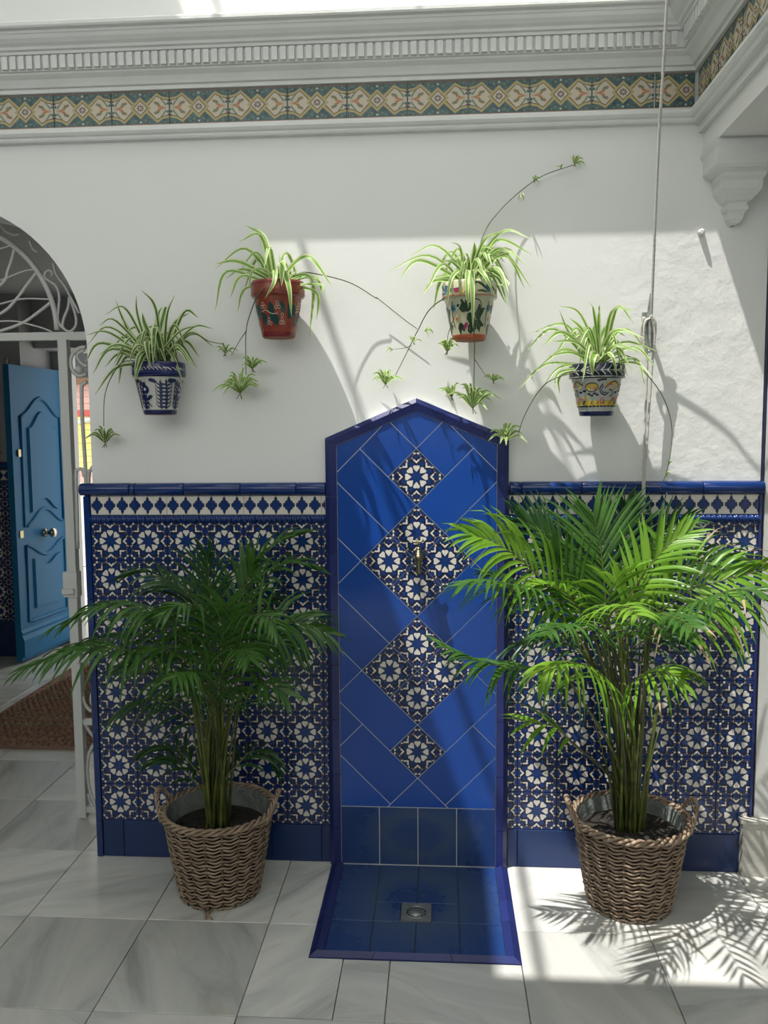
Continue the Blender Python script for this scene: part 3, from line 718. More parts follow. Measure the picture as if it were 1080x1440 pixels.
# ------------------------------------------------------------------ iron gate frame with fanlight
gate = empty('iron_gate_screen', (-.5, .30, 0), 'white painted wrought iron gate screen with scrollwork fanlight inside the archway', 'gate')
gl = (.5, -.30, 0)
def gp(mb, name): return mb.build(name, gate, gl)
def P(pts, Y=.30): return [at(x, y, Y) for x, y in pts]
mb = MB(); mb.box((-1.045, .285, 1.946), (.02, .315, 1.976), IRON); gp(mb, 'transom')
mb = MB(); mb.box((-.205, .282, .01), (-.170, .318, 1.946), IRON); gp(mb, 'post')
mb = MB(); mb.box((-.010, .285, .01), (.012, .315, 1.946), IRON); gp(mb, 'post')
mb = MB(); mb.box((-1.045, .285, .01), (-1.015, .315, 1.946), IRON); gp(mb, 'post')
mb = MB(); mb.box((-.170, .288, .03), (-.010, .312, .055), IRON); gp(mb, 'bottom_rail')
rc, rz, rr = -.620, 1.985, .408
mb = MB(); mb.tube([(rc + rr * cos(pi * k / 36), .30, rz + rr * sin(pi * k / 36)) for k in range(37)], .011, IRON, 6); gp(mb, 'fanlight_arch')
CRV = [([(0, 1265), (230, 1180), (380, 1080), (530, 960)], .009), ([(0, 1165), (150, 1165), (250, 1185), (450, 1240), (570, 1300)], .005), ([(0, 990), (150, 950), (300, 935), (530, 945)], .005),
       ([(0, 1090), (150, 960), (270, 800), (385, 650)], .009), ([(0, 750), (130, 700), (250, 655), (365, 640)], .005), ([(0, 800), (80, 650), (130, 500), (150, 385)], .009), ([(0, 430), (70, 410), (135, 385)], .005)]
for pts, r in CRV:
    w = P([(x / 7.2, 290 + y / 7.2) for x, y in pts]); d = (w[0] - w[1]).normalized()
    w = [Vector((rc, .30, w[0].z + d.z * .1 - .01))] + w
    for mir in (0, 1):
        mb = MB(); mb.tube(bez([Vector((2 * rc - p.x, p.y, p.z)) for p in w] if mir else w, 18), r * .72, IRON, 6); gp(mb, 'fanlight_bar')
for pts in ([(520, 705), (532, 680), (505, 652), (470, 660), (452, 700), (470, 740), (560, 800), (600, 900), (592, 1050), (585, 1150), (640, 1240), (740, 1292)],
            [(700, 920), (690, 1030), (645, 1140), (640, 1230), (710, 1268), (770, 1200), (760, 1080), (700, 920)],
            [(540, 580), (570, 690), (650, 800), (715, 920), (800, 1080)], [(300, 350), (330, 430), (385, 470)], [(0, 190), (60, 260), (140, 290), (200, 280)]):
    for mir in (0, 1):
        mb = MB(); mb.tube(bez([Vector((2 * rc - p.x, p.y, p.z)) if mir else p for p in P([(x / 7.2, 290 + y / 7.2) for x, y in pts])], 26), .0055, IRON, 6); gp(mb, 'scroll')
q = lambda pts: P([(90 + x / 5.14, 480 + y / 5.14) for x, y in pts])
for pts, r in (([(160, 40), (110, 50), (65, 90), (48, 150), (65, 215), (110, 250), (165, 235)], .008), ([(150, 60), (95, 100), (110, 140), (140, 170), (170, 180)], .006), ([(165, 290), (140, 310), (128, 340), (132, 550), (148, 800), (158, 1000), (165, 1440)], .008)):
    mb = MB(); mb.tube(bez(q(pts), 24), r, IRON, 6); gp(mb, 'scroll')
mb = MB(); c = q([(110, 205)])[0]; mb.lathe([(0, -.016), (.012, -.012), (.017, 0), (.012, .012), (0, .016)], c, IRON, 12); gp(mb, 'scroll_boss')
mb = MB(); mb.tube(bez(q([(98, 1500), (92, 1200), (86, 960), (108, 925), (136, 930), (150, 980)]), 24), .0075, IRON, 6); gp(mb, 'arched_bar')
mb = MB(); mb.tube(bez(q([(180, 1500), (178, 1000), (195, 930), (215, 900)]), 16), .0075, IRON, 6); gp(mb, 'arched_bar')
q2 = lambda pts: P([(90 + x / 3.51, 800 + y / 3.51) for x, y in pts])
for x in (.045, .10): 
    mb = MB(); mb.tube([(-.205 + .035 + x, .30, .66), (-.205 + .035 + x, .30, 1.05)], .007, IRON, 6); gp(mb, 'bar')
for z in (.66, .40):
    mb = MB(); mb.box((-.170, .290, z), (-.010, .310, z + .022), IRON); gp(mb, 'cross_rail')
for pts in ([(92, 630), (105, 670), (135, 700), (170, 690)], [(97, 752), (125, 800), (165, 850)], [(165, 840), (128, 900), (115, 980), (122, 1060), (140, 1130), (170, 1185)], [(170, 560), (140, 610), (135, 660), (160, 690)], [(160, 1185), (135, 1160), (120, 1110)]):
    mb = MB(); mb.tube(bez(q2(pts), 16), .007, IRON, 6); gp(mb, 'scroll')
mb = MB(); mb.box((-.222, .275, .93), (-.165, .32, 1.03), IRON); mb.box((-.222, .262, .945), (-.175, .28, .965), IRON); gp(mb, 'lock_plate')

# ------------------------------------------------------------------ blue door leaf
A0 = Vector((-1.612, 2.60, .012)); A1 = Vector((-1.545, 3.265, .012)); U_ = (A1 - A0).normalized(); DW = (A1 - A0).length; Nn = Vector((U_.y, -U_.x, 0))
dp = lambda u, v, n=0: A0 + U_ * u + Vector((0, 0, v)) + Nn * n
DH = 2.045
mb = MB(); mb.prism([dp(0, 0), dp(DW, 0), dp(DW, DH), dp(0, DH)], -Nn * .045, DOORBLUE)
door = struct('door_1', mb, 'open blue panelled street door with round knob seen through the archway')
def mould(path, r, name, n=.0):
    m = MB(); m.tube([dp(u, v, n) for u, v in path], r, DOORBLUE, 8, closed=True); m.build(name, door)
def fld(path, h, name):
    m = MB(); k = len(path); c = Vector((sum(p[0] for p in path) / k, sum(p[1] for p in path) / k))
    m.v += [tuple(dp(u, v, 0)) for u, v in path] + [tuple(dp(c.x + (u - c.x) * .9, c.y + (v - c.y) * .97, h)) for u, v in path]
    m.face(range(k, 2 * k), DOORBLUE)
    for i in range(k): j = (i + 1) % k; m.face((i, j, k + j, k + i), DOORBLUE)
    m.build(name, door)
def outline(u0, u1, zb, zt, tb, tt, d=0):
    n = 16; top = []; bot = []
    for i in range(n + 1):
        t = i / n; u = u0 + (u1 - u0) * t; s = .5 - .5 * cos(2 * pi * t)
        top.append((u, zt + tt * s)); bot.append((u, zb + tb * s))
    return bot + top[::-1]
mould(outline(.10, .60, .93, 1.70, .11, .13), .013, 'panel_moulding'); fld(outline(.17, .53, 1.02, 1.62, .09, .12), .014, 'raised_panel')
mould(outline(.10, .60, .26, .80, .0, -.09), .013, 'panel_moulding'); fld(outline(.17, .53, .34, .70, 0, -.06), .014, 'raised_panel')
mb = MB(); mb.prism([dp(.0, .03, 0), dp(.0, .03, .022), dp(.0, .15, .022), dp(0, .18, .008), dp(0, .20, .012), dp(0, .22, 0)], U_ * DW, DOORBLUE); mb.build('kick_moulding', door)
def nl(prof, u, v, m, name):
    mb = MB(); seg = 20; n0 = 0
    for r, h in prof:
        for k in range(seg): an = 2 * pi * k / seg; mb.v.append(tuple(dp(u + r * cos(an), v + r * sin(an), h)))
    for i in range(len(prof) - 1):
        for k in range(seg): w_ = (k + 1) % seg; mb.face((i * seg + k, i * seg + w_, (i + 1) * seg + w_, (i + 1) * seg + k), m, True)
    mb.build(name, door)
nl([(0.03, .0), (.032, .012), (.016, .018), (.014, .040), (.030, .050), (.036, .066), (.030, .080), (.012, .086), (0, .087)], .345, .865, NICKEL, 'knob')
mb = MB(); mb.prism([dp(.035, .86, .0), dp(.075, .86, 0), dp(.075, .91, 0), dp(.035, .91, 0)], Nn * .006, BRASS); mb.build('latch_plate', door)
mb = MB(); mb.prism([dp(.05, 1.42, .0), dp(.08, 1.42, 0), dp(.08, 1.47, 0), dp(.05, 1.47, 0)], Nn * .012, BRASS); mb.build('latch_plate', door)
mb = MB(); mb.tube([dp(.01, DH, -.02), dp(.01, DH + .05, -.02)], .006, STEEL, 6); mb.build('hinge_pin', door)

# tiled dado in the passage behind the door
pd = MB(); pd.box((-3.0, 2.785, 0), (-1.64, 2.80, 1.37), COBALT_BASE)
pd = struct('trim_9', pd, 'dark star-tiled dado in the entrance passage behind the blue door')
for c in range(8):
    for r in range(7): inst('rosette_tile', rose, pd, (-1.71 - .14 * c, 2.783, .33 + .14 * r))

for k in range(4): inst('star_tile', starm, pd, (-1.78 - .28 * k, 2.783, 1.30))
for k in range(4): inst('cap_tile', cap_mesh(.3), pd, (-1.94 - .3 * (k - 0), 2.78, 1.37))
lv = MB(); lv.tube([(-1.80, 2.78, 1.46), (-1.80, 2.74, 1.46)], .012, NICKEL, 8); lv.tube([(-1.80, 2.74, 1.46), (-1.90, 2.735, 1.455)], .009, NICKEL, 8); lv.lathe([(0, .0)], (-1.8, 2.79, 1.46), NICKEL, 3)
tag(lv.build('lever_handle'), 'dark metal lever handle on the passage wall left of the blue door', 'handle')

# rug of thick braided rows
rug = empty('braided_rug', (-.75, 1.8, 0), 'red-brown braided jute rug on the passage floor', 'rug')
rmb = {0: MB(), 1: MB(), 2: MB()}
rnd = random.Random(4); y = 1.062; row = 0
while y < 3.0:
    x0 = -1.235 + (y - 1.04) * .09; m = rnd.choice([RUG1, RUG1, RUG3, RUG2] if .3 < (y - 1.06) % .9 < .5 else [RUG1, RUG1, RUG3]); kk = [RUG1, RUG2, RUG3].index(m)
    n = 120; pts = []; rad = []
    for s in (0,):
        for i in range(n + 1):
            x = x0 + (.02 - x0 - .12) * i / n; pts.append((x, y + .002 * sin(i * 2.1 + row * 1.5), .008)); rad.append(.0125 + .0065 * sin(i * 1.57 + row * pi))
    rmb[kk].tube(pts, .013, m, 6, radii=rad, cap=False); y += .0255; row += 1
for k, nm in ((0, 'braid_rows'), (1, 'braid_rows'), (2, 'braid_rows')):
    o = rmb[k].build(nm, rug, (.75, -1.8, 0)); tag(o, kind='stuff')
mb = MB(); mb.box((-1.24, 1.035, 0), (-.10, 1.052, .016), mat('rug_binding', (.20, .13, .09), .9)); mb.box((-1.22, 1.05, 0), (-.10, 3.0, .006), RUG1); mb.build('binding', rug, (.75, -1.8, 0))

# ------------------------------------------------------------------ street outside
st = MB(); st.box((-9, 3.4, -.12), (5, 7.2, -.01), mat('street_paving', (.42, .41, .38), .8)); struct('floor_street', st, 'pale street paving outside the doorway')
fac = empty('street_house', (-2.6, 6.9, 0), 'sunlit house across the street with pink and yellow painted wall', 'building')
mb = MB(); mb.box((-6, 6.9, 0), (1, 7.2, 3.4), mat('street_render', (.70, .68, .62), .8, bump=(9, .4, .02))); mb.build('wall', fac, (2.6, -6.9, 0))
PB = mat('pink_block', (.52, .30, .27), .8, objrand=.12); YB = mat('yellow_block', (.70, .60, .20), .8, objrand=.1); RB = mat('red_block', (.50, .10, .08), .8)
bk = MB(); bk.box((0, 0, 0), (.29, .012, .072), PB); bkm = bk.mesh('block')
by = MB(); by.box((0, 0, 0), (.29, .012, .072), YB); bym = by.mesh('block')
rr_ = MB(); rr_.box((0, 0, 0), (.29, .012, .072), RB); brm = rr_.mesh('block')
for r in range(15):
    for c in range(5):
        z = 1.02 + .078 * r; me = bkm if z > 1.83 or z < 1.1 else (brm if z > 1.74 else bym)
        inst('painted_block', me, fac, (-3.25 + .3 * c - (.15 if r % 2 else 0) + 2.6, -.012, z))
mb = MB(); mb.tube(bez([(-3.3, 6.88, 1.66), (-2.7, 6.88, 1.78), (-2.2, 6.88, 1.62)], 12), .03, IRON, 6); mb.build('painted_arc', fac, (2.6, -6.9, 0))
mb = MB(); mb.box((-3.6, 6.8, 2.18), (-1.4, 6.9, 2.25), mat('brown_lintel', (.16, .09, .05), .7)); mb.build('lintel', fac, (2.6, -6.9, 0))
mb = MB(); mb.box((-3.4, 6.86, 2.25), (-1.6, 6.9, 2.62), mat('dark_window', (.02, .022, .03), .2)); win = mb.build('window', fac, (2.6, -6.9, 0))
mb = MB(); mb.prism([(-3.6, 6.6, 2.62), (-3.6, 6.9, 2.62), (-3.6, 6.9, 2.95)], (2.2, 0, 0), IRON); mb.build('awning', fac, (2.6, -6.9, 0))

# ------------------------------------------------------------------ wicker baskets
def basket(loc, label, seed, tilt=0):
    rnd = random.Random(seed); b = empty('wicker_basket', loc, label, 'basket', None)
    R0, R1, H = .133, .183, .292; NS = 20
    rad = lambda z: R0 + (R1 - R0) * (z / H) ** .85
    for k in range(NS):
        a = 2 * pi * k / NS; m = MB(); m.tube([(rad(z) * cos(a), rad(z) * sin(a), z) for z in (.004, .10, .2, H)], .0045, WICKD, 5); m.build('stake', b)
    m = MB(); n = 160; rows = 23
    for r in range(rows):
        z = .008 + r * (H - .014) / (rows - 1); pts = []
        for i in range(n):
            a = 2 * pi * i / n; ph = NS / 2 * a + (pi if r % 2 else 0)
            rr = rad(z) + .0026 * cos(ph) + rnd.uniform(-.0004, .0004)
            pts.append((rr * cos(a), rr * sin(a), z + .0030 * cos(NS * a)))
        m.tube(pts, .0046, WICK, 6, closed=True, radii=[.0035 + .0006 * sin(i * .7 + r) for i in range(n)])
    tag(m.build('weave', b), kind='stuff')
    for j in range(3):
        m = MB(); pts = []
        for i in range(150):
            a = 2 * pi * i / 150; ph = 13 * a + j * 2 * pi / 3
            rr = R1 + .004 + .0085 * cos(ph); pts.append((rr * cos(a), rr * sin(a), H + .004 + .008 * sin(ph)))
        m.tube(pts, .0055, WICK, 6, closed=True); m.build('rim_braid', b)
    for s in (-1, 1):
        hb = None
        for j in range(3):
            m = MB(); pts = []
            for i in range(60):
                t = i / 59; an = -.36 + .72 * t; ph = 14 * t * 2 + j * 2.1; up = sin(pi * t) ** .6
                base = Vector(((R1 + .004 + .022 * up) * cos(an * (1 - .25 * up)) * s, (R1 + .01) * sin(an * (1 - .1 * up)), H - .02 + .085 * up))
                rv = Vector((cos(an) * s, sin(an), 0)); pts.append(base + rv * .006 * cos(ph) + Vector((0, 0, .006 * sin(ph))))
            m.tube(pts, .0042, WICK, 5); m.build('handle', b)
    m = MB(); pr = [(R0 - .012, .012), (rad(.2) - .013, .2), (R1 - .012, H - .004), (R1 - .006, H + .006)]; m.lathe(pr, (0, 0, 0), PLASTIC, 40); m.lathe([(0, .012), (R0 - .012, .012)], (0, 0, 0), PLASTIC, 40)
    m.build('liner', b)
    m = MB(); m.lathe([(R0 - .009, .006), (rad(.2) - .009, .2), (R1 - .009, H - .006)], (0, 0, 0), WSH, 40); m.build('gap_shade_shell', b)  # added dark shell, paints the shade seen between the strands
    if seed == 1:
        for k in range(2):
            m = MB(); m.tube([(-.02 + .03 * k, -R0, .012), (-.01 + .01 * k, -R0 - .03, .006), (.02 * k, -R0 - .055, .006)], .004, WICK, 5); m.build('loose_cane', b)
    return b
LB = (.520, -.212, 0); RBk = (1.912, -.212, 0)
basket(LB, 'brown wicker basket with two handles standing in shade left of the fountain', 1)
b = basket(RBk, 'sunlit wicker basket with two handles standing right of the fountain', 2)

# ------------------------------------------------------------------ palms
YLIM = -.04
def leaflet(mb, p, d, wdir, L, w, droop, m, seg=6, tipm=None):
    """narrow pointed leaflet with a folded midrib, bending down under its weight"""
    n0 = len(mb.v); pos = Vector(p); d = d.normalized(); step = L / seg
    for i in range(seg + 1):
        t = i / seg; ww = w * (min(1, .35 + t * 3.2)) * (1 - max(0, (t - .35) / .65) ** 1.7) * .5 + .0003
        s = (wdir - d * wdir.dot(d)); s.normalize(); nn = s.cross(d) * (ww * .35)
        mb.v += [tuple(pos + s * ww + nn), tuple(pos), tuple(pos - s * ww + nn)]
        d = (d + Vector((0, 0, -droop * step * (1 + 1.6 * t) * 3.2))).normalized(); pos = pos + d * step
        if pos.y > YLIM: pos.y = YLIM; d.y = min(d.y, 0); d.normalize()
    for i in range(seg):
        a = n0 + i * 3; mm = tipm if (tipm and i >= seg - 2) else m
        mb.face((a, a + 1, a + 4, a + 3), mm, True); mb.face((a + 1, a + 2, a + 5, a + 4), mm, True)
def frond(parent, off, ctrl, L, n, m, rnd, up=None, droop=1.0, w=.016, spread=.85, lift=.25, start=.0, dry=0, stemm=None, rr=.0032):
    """ctrl: world points of the rachis from its first leaflet to its tip"""
    C = bez(ctrl, 40); mb = MB(); K = len(C) - 1
    mb.tube(C, rr, stemm or STEM, 5, radii=[rr * (1 - .75 * i / K) for i in range(K + 1)])
    for s in (-1, 1):
        for k in range(n):
            t = start + (1 - start) * (k + (.25 if s > 0 else 0) + rnd.uniform(-.15, .15)) / n; t = min(max(t, 0), .995)
            i = int(t * K); p = C[i].lerp(C[min(i + 1, K)], t * K - i); T = (C[min(i + 1, K)] - C[max(i - 1, 0)]).normalized()
            N = up or Vector((0, 0, 1)); side = T.cross(N)
            if side.length < .15: side = T.cross(Vector((0, -1, .2)))
            side.normalize(); NN = side.cross(T).normalized()
            ang = spread * (1.0 - .55 * t) + rnd.uniform(-.08, .08)
            d = T * cos(ang) + side * (s * sin(ang)) + NN * (lift + rnd.uniform(-.08, .08))
            prof = (.62 + .38 * sin(pi * min(1, t * 1.15 + .12))) * (1 - .35 * t * t)
            l = L * prof * rnd.uniform(.9, 1.08)
            leaflet(mb, p, d, T * 1.0 + NN * rnd.uniform(-.35, .1), l, w * rnd.uniform(.85, 1.1), droop * 1.55 * rnd.uniform(.75, 1.25), m, tipm=DRY if rnd.random() < dry else None)
    return mb.build('frond', parent, off)
def palm(loc, label, fronds, seed, soil_z, extra):
    rnd = random.Random(seed); r = empty('areca_palm', (loc[0], loc[1], soil_z), label, 'palm'); off = (-loc[0], -loc[1], -soil_z)
    m = MB(); pts = [(0, soil_z + .004)]
    n0 = 0; RS = .162
    m.v.append((loc[0], loc[1], soil_z + .006))
    for k in range(1, 9):
        for q in range(28):
            an = 2 * pi * q / 28; rr = RS * k / 8; m.v.append((loc[0] + rr * cos(an), loc[1] + rr * sin(an), soil_z + (rnd.uniform(-.006, .008) if k < 8 else -.004)))
    for q in range(28): m.face((0, 1 + q, 1 + (q + 1) % 28), SOIL, True)
    for k in range(7):
        for q in range(28): a = 1 + k * 28 + q; b_ = 1 + k * 28 + (q + 1) % 28; m.face((a, b_, b_ + 28, a + 28)[::1], SOIL, True)
    m.build('soil', r, off)
    for f in fronds:
        pts = [at(x, y, Y) for x, y, Y in f['p']]
        a = rnd.uniform(0, 2 * pi); rb = rnd.uniform(.0, .038); b0 = Vector((loc[0] + rb * cos(a) * 1.2, loc[1] + rb * sin(a), soil_z - .01))
        top = pts[0]; T = (pts[1] - pts[0]).normalized(); h = top.z - b0.z
        sx = f.get('s')
        mid = b0.lerp(top, .5) + Vector(((b0.x - top.x) * .18, (b0.y - top.y) * .18, .03 * h))
        q1 = b0.lerp(mid, .5) + Vector(((b0.x - top.x) * .04, 0, 0))
        C = bez([b0, q1, mid, top - T * .03, top], 16); sm = STEMD if rnd.random() < .5 else STEM
        m = MB(); m.tube(C, .006, sm, 6, radii=[.0068 - .0038 * i / 16 for i in range(17)]); m.build('stem', r, off)
        frond(r, off, pts, f['L'] * 1.08, f['n'], f.get('m', LEAF), rnd, f.get('up'), f.get('d', 1.0), f.get('w', .0165) * .78, f.get('sp', .85) + (.12 if 'up' not in f else 0), f.get('lift', .25), dry=f.get('dry', 0))
    for k in range(extra):
        a = rnd.uniform(0, 2 * pi); rb = rnd.uniform(.0, .045); b0 = Vector((loc[0] + rb * cos(a) * 1.1, loc[1] + rb * sin(a) * .8, soil_z - .01)); hh = rnd.uniform(.30, .62)
        e = b0 + Vector((cos(a) * rnd.uniform(.01, .09), sin(a) * rnd.uniform(.01, .07) + .01, hh)); m = MB()
        m.tube(bez([b0, b0.lerp(e, .5) + Vector((cos(a) * -.01, 0, 0)), e], 10), .006, rnd.choice([STEM, STEMD]), 6, radii=[.0064 - .0045 * i / 10 for i in range(11)]); m.build('stem', r, off)
    return r
FC = Vector((.0, -1, .35))
RF = [
 dict(p=[(852, 850, -.30), (848, 800, -.30), (842, 755, -.29), (834, 722, -.28)], L=.27, n=17, m=LEAF, up=Vector((0, -1, .25)), d=.22, sp=.78, lift=.05, w=.017),
 dict(p=[(878, 850, -.36), (905, 808, -.37), (938, 768, -.38), (972, 745, -.38)], L=.17, n=14, m=LEAFY, up=Vector((-.5, -1, .4)), d=.45, sp=.8, lift=.15, w=.019),
 dict(p=[(920, 868, -.33), (965, 832, -.36), (1020, 815, -.38), (1082, 800, -.36)], L=.27, n=19, m=LEAFY, up=Vector((-.1, -1, .5)), d=.8, sp=.95, lift=.1, w=.017, dry=.12),
 dict(p=[(925, 870, -.38), (985, 845, -.54), (1030, 830, -.66), (1075, 830, -.74)], L=.24, n=15, m=LEAF, d=.9, sp=.9, lift=.15, dry=.2),
 dict(p=[(805, 868, -.34), (752, 806, -.42), (705, 768, -.46), (655, 750, -.48)], L=.23, n=18, m=LEAFY, up=Vector((.2, -1, .9)), d=.95, sp=.75, lift=.2),
 dict(p=[(790, 870, -.36), (742, 832, -.50), (695, 818, -.62), (655, 822, -.68)], L=.22, n=16, m=LEAF, d=1.0, sp=.8, lift=.25),
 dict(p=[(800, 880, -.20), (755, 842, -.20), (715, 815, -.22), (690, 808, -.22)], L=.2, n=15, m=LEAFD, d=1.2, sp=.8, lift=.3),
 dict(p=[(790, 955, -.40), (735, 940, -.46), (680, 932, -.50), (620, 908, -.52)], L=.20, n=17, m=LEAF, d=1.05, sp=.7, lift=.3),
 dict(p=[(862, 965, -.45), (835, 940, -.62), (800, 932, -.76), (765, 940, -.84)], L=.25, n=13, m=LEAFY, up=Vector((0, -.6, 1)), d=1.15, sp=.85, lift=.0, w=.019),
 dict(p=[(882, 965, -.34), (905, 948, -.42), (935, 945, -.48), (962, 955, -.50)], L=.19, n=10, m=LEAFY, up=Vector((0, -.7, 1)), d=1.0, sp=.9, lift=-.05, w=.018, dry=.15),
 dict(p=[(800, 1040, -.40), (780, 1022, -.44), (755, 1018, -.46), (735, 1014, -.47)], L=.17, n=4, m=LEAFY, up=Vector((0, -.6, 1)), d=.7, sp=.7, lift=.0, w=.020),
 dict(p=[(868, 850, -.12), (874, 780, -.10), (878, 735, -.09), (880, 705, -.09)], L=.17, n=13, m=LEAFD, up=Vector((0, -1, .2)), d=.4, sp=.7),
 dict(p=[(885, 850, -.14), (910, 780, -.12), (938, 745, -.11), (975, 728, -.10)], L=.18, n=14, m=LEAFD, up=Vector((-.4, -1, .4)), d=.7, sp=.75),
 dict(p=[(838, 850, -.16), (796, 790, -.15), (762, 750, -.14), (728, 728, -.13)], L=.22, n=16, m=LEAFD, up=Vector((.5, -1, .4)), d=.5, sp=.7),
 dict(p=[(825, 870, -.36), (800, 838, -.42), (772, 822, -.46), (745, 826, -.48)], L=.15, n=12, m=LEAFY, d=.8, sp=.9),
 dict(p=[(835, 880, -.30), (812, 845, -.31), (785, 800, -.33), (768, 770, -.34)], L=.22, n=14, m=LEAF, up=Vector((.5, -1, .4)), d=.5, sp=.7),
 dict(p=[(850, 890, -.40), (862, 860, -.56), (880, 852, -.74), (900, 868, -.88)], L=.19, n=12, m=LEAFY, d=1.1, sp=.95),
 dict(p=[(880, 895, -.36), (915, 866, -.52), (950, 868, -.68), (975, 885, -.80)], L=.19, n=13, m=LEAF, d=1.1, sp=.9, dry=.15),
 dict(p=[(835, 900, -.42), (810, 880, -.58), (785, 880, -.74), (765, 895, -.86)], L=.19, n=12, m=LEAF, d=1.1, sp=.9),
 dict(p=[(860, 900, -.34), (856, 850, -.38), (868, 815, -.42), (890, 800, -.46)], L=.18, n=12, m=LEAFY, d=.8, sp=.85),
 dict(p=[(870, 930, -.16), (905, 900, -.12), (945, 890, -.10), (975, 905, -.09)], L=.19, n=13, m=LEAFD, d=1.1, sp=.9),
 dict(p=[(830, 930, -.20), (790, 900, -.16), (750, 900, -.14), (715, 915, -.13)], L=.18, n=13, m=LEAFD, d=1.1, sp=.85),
 dict(p=[(880, 880, -.24), (930, 820, -.22), (985, 790, -.2), (1040, 790, -.2)], L=.23, n=15, m=LEAF, up=Vector((-.4, -1, .6)), d=.9, sp=.8, dry=.1),
 dict(p=[(850, 880, -.28), (838, 830, -.27), (822, 790, -.26), (800, 765, -.25)], L=.19, n=12, m=LEAF, up=Vector((.3, -1, .3)), d=.5, sp=.7),
]
palm(RBk, 'sunlit areca palm with bright green fronds in the basket right of the fountain', RF, 11, .252, 20)
LF = [
 dict(p=[(313, 985, -.36), (313, 930, -.38), (314, 885, -.40), (317, 848, -.42)], L=.26, n=17, up=Vector((0, -1, .25)), d=.75, sp=.95, lift=.1),
 dict(p=[(285, 925, -.36), (235, 872, -.44), (165, 850, -.50), (95, 874, -.54)], L=.25, n=22, d=1.0, sp=.85),
 dict(p=[(270, 980, -.40), (200, 922, -.54), (120, 912, -.62), (40, 938, -.66)], L=.25, n=24, d=1.0, sp=.85),
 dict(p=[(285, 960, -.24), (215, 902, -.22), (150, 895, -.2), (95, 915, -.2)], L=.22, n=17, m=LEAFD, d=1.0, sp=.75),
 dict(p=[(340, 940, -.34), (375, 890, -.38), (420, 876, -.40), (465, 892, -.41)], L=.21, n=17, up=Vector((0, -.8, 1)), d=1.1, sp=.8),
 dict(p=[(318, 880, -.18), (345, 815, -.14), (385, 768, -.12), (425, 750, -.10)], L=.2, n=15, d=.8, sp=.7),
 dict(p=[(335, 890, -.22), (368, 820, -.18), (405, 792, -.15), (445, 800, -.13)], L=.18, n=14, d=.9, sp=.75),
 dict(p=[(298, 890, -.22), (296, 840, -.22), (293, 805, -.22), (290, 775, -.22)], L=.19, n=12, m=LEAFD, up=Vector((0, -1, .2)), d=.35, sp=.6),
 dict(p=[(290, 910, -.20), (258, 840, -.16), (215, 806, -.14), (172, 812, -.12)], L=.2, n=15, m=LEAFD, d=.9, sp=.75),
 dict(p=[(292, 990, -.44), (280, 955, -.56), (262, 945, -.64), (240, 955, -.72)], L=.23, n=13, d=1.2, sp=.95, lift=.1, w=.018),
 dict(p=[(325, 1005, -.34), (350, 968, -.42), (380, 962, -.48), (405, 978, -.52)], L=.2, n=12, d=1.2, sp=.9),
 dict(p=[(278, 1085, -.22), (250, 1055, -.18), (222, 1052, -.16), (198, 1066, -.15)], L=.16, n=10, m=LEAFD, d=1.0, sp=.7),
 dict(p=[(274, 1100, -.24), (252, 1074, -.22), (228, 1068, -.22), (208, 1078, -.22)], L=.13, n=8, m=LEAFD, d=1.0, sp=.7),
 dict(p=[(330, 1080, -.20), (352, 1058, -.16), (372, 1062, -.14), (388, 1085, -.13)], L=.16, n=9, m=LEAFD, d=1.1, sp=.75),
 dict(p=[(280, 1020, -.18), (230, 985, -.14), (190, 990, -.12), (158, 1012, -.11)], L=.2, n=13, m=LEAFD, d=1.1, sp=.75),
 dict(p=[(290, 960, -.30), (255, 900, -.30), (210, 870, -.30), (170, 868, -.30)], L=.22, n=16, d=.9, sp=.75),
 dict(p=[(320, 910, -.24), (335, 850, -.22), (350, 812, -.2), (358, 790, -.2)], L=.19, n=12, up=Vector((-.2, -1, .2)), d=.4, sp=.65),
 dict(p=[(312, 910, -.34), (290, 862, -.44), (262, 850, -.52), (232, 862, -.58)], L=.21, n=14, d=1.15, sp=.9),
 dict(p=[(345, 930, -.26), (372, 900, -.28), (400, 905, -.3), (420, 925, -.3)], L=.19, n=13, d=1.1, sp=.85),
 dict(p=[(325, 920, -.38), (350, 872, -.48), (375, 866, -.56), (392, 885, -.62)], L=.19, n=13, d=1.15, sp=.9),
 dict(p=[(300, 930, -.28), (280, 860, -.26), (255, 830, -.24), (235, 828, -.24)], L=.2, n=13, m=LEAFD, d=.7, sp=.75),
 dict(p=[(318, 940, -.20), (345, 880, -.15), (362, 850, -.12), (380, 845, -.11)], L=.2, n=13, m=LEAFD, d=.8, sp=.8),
 dict(p=[(300, 985, -.36), (262, 930, -.46), (222, 915, -.52), (190, 930, -.56)], L=.22, n=14, d=1.1, sp=.8),
 dict(p=[(305, 960, -.40), (330, 920, -.50), (345, 915, -.58), (352, 930, -.64)], L=.18, n=11, d=1.2, sp=.9),
]
palm(LB, 'dark green areca palm in shade in the basket left of the fountain', LF, 12, .235, 18)

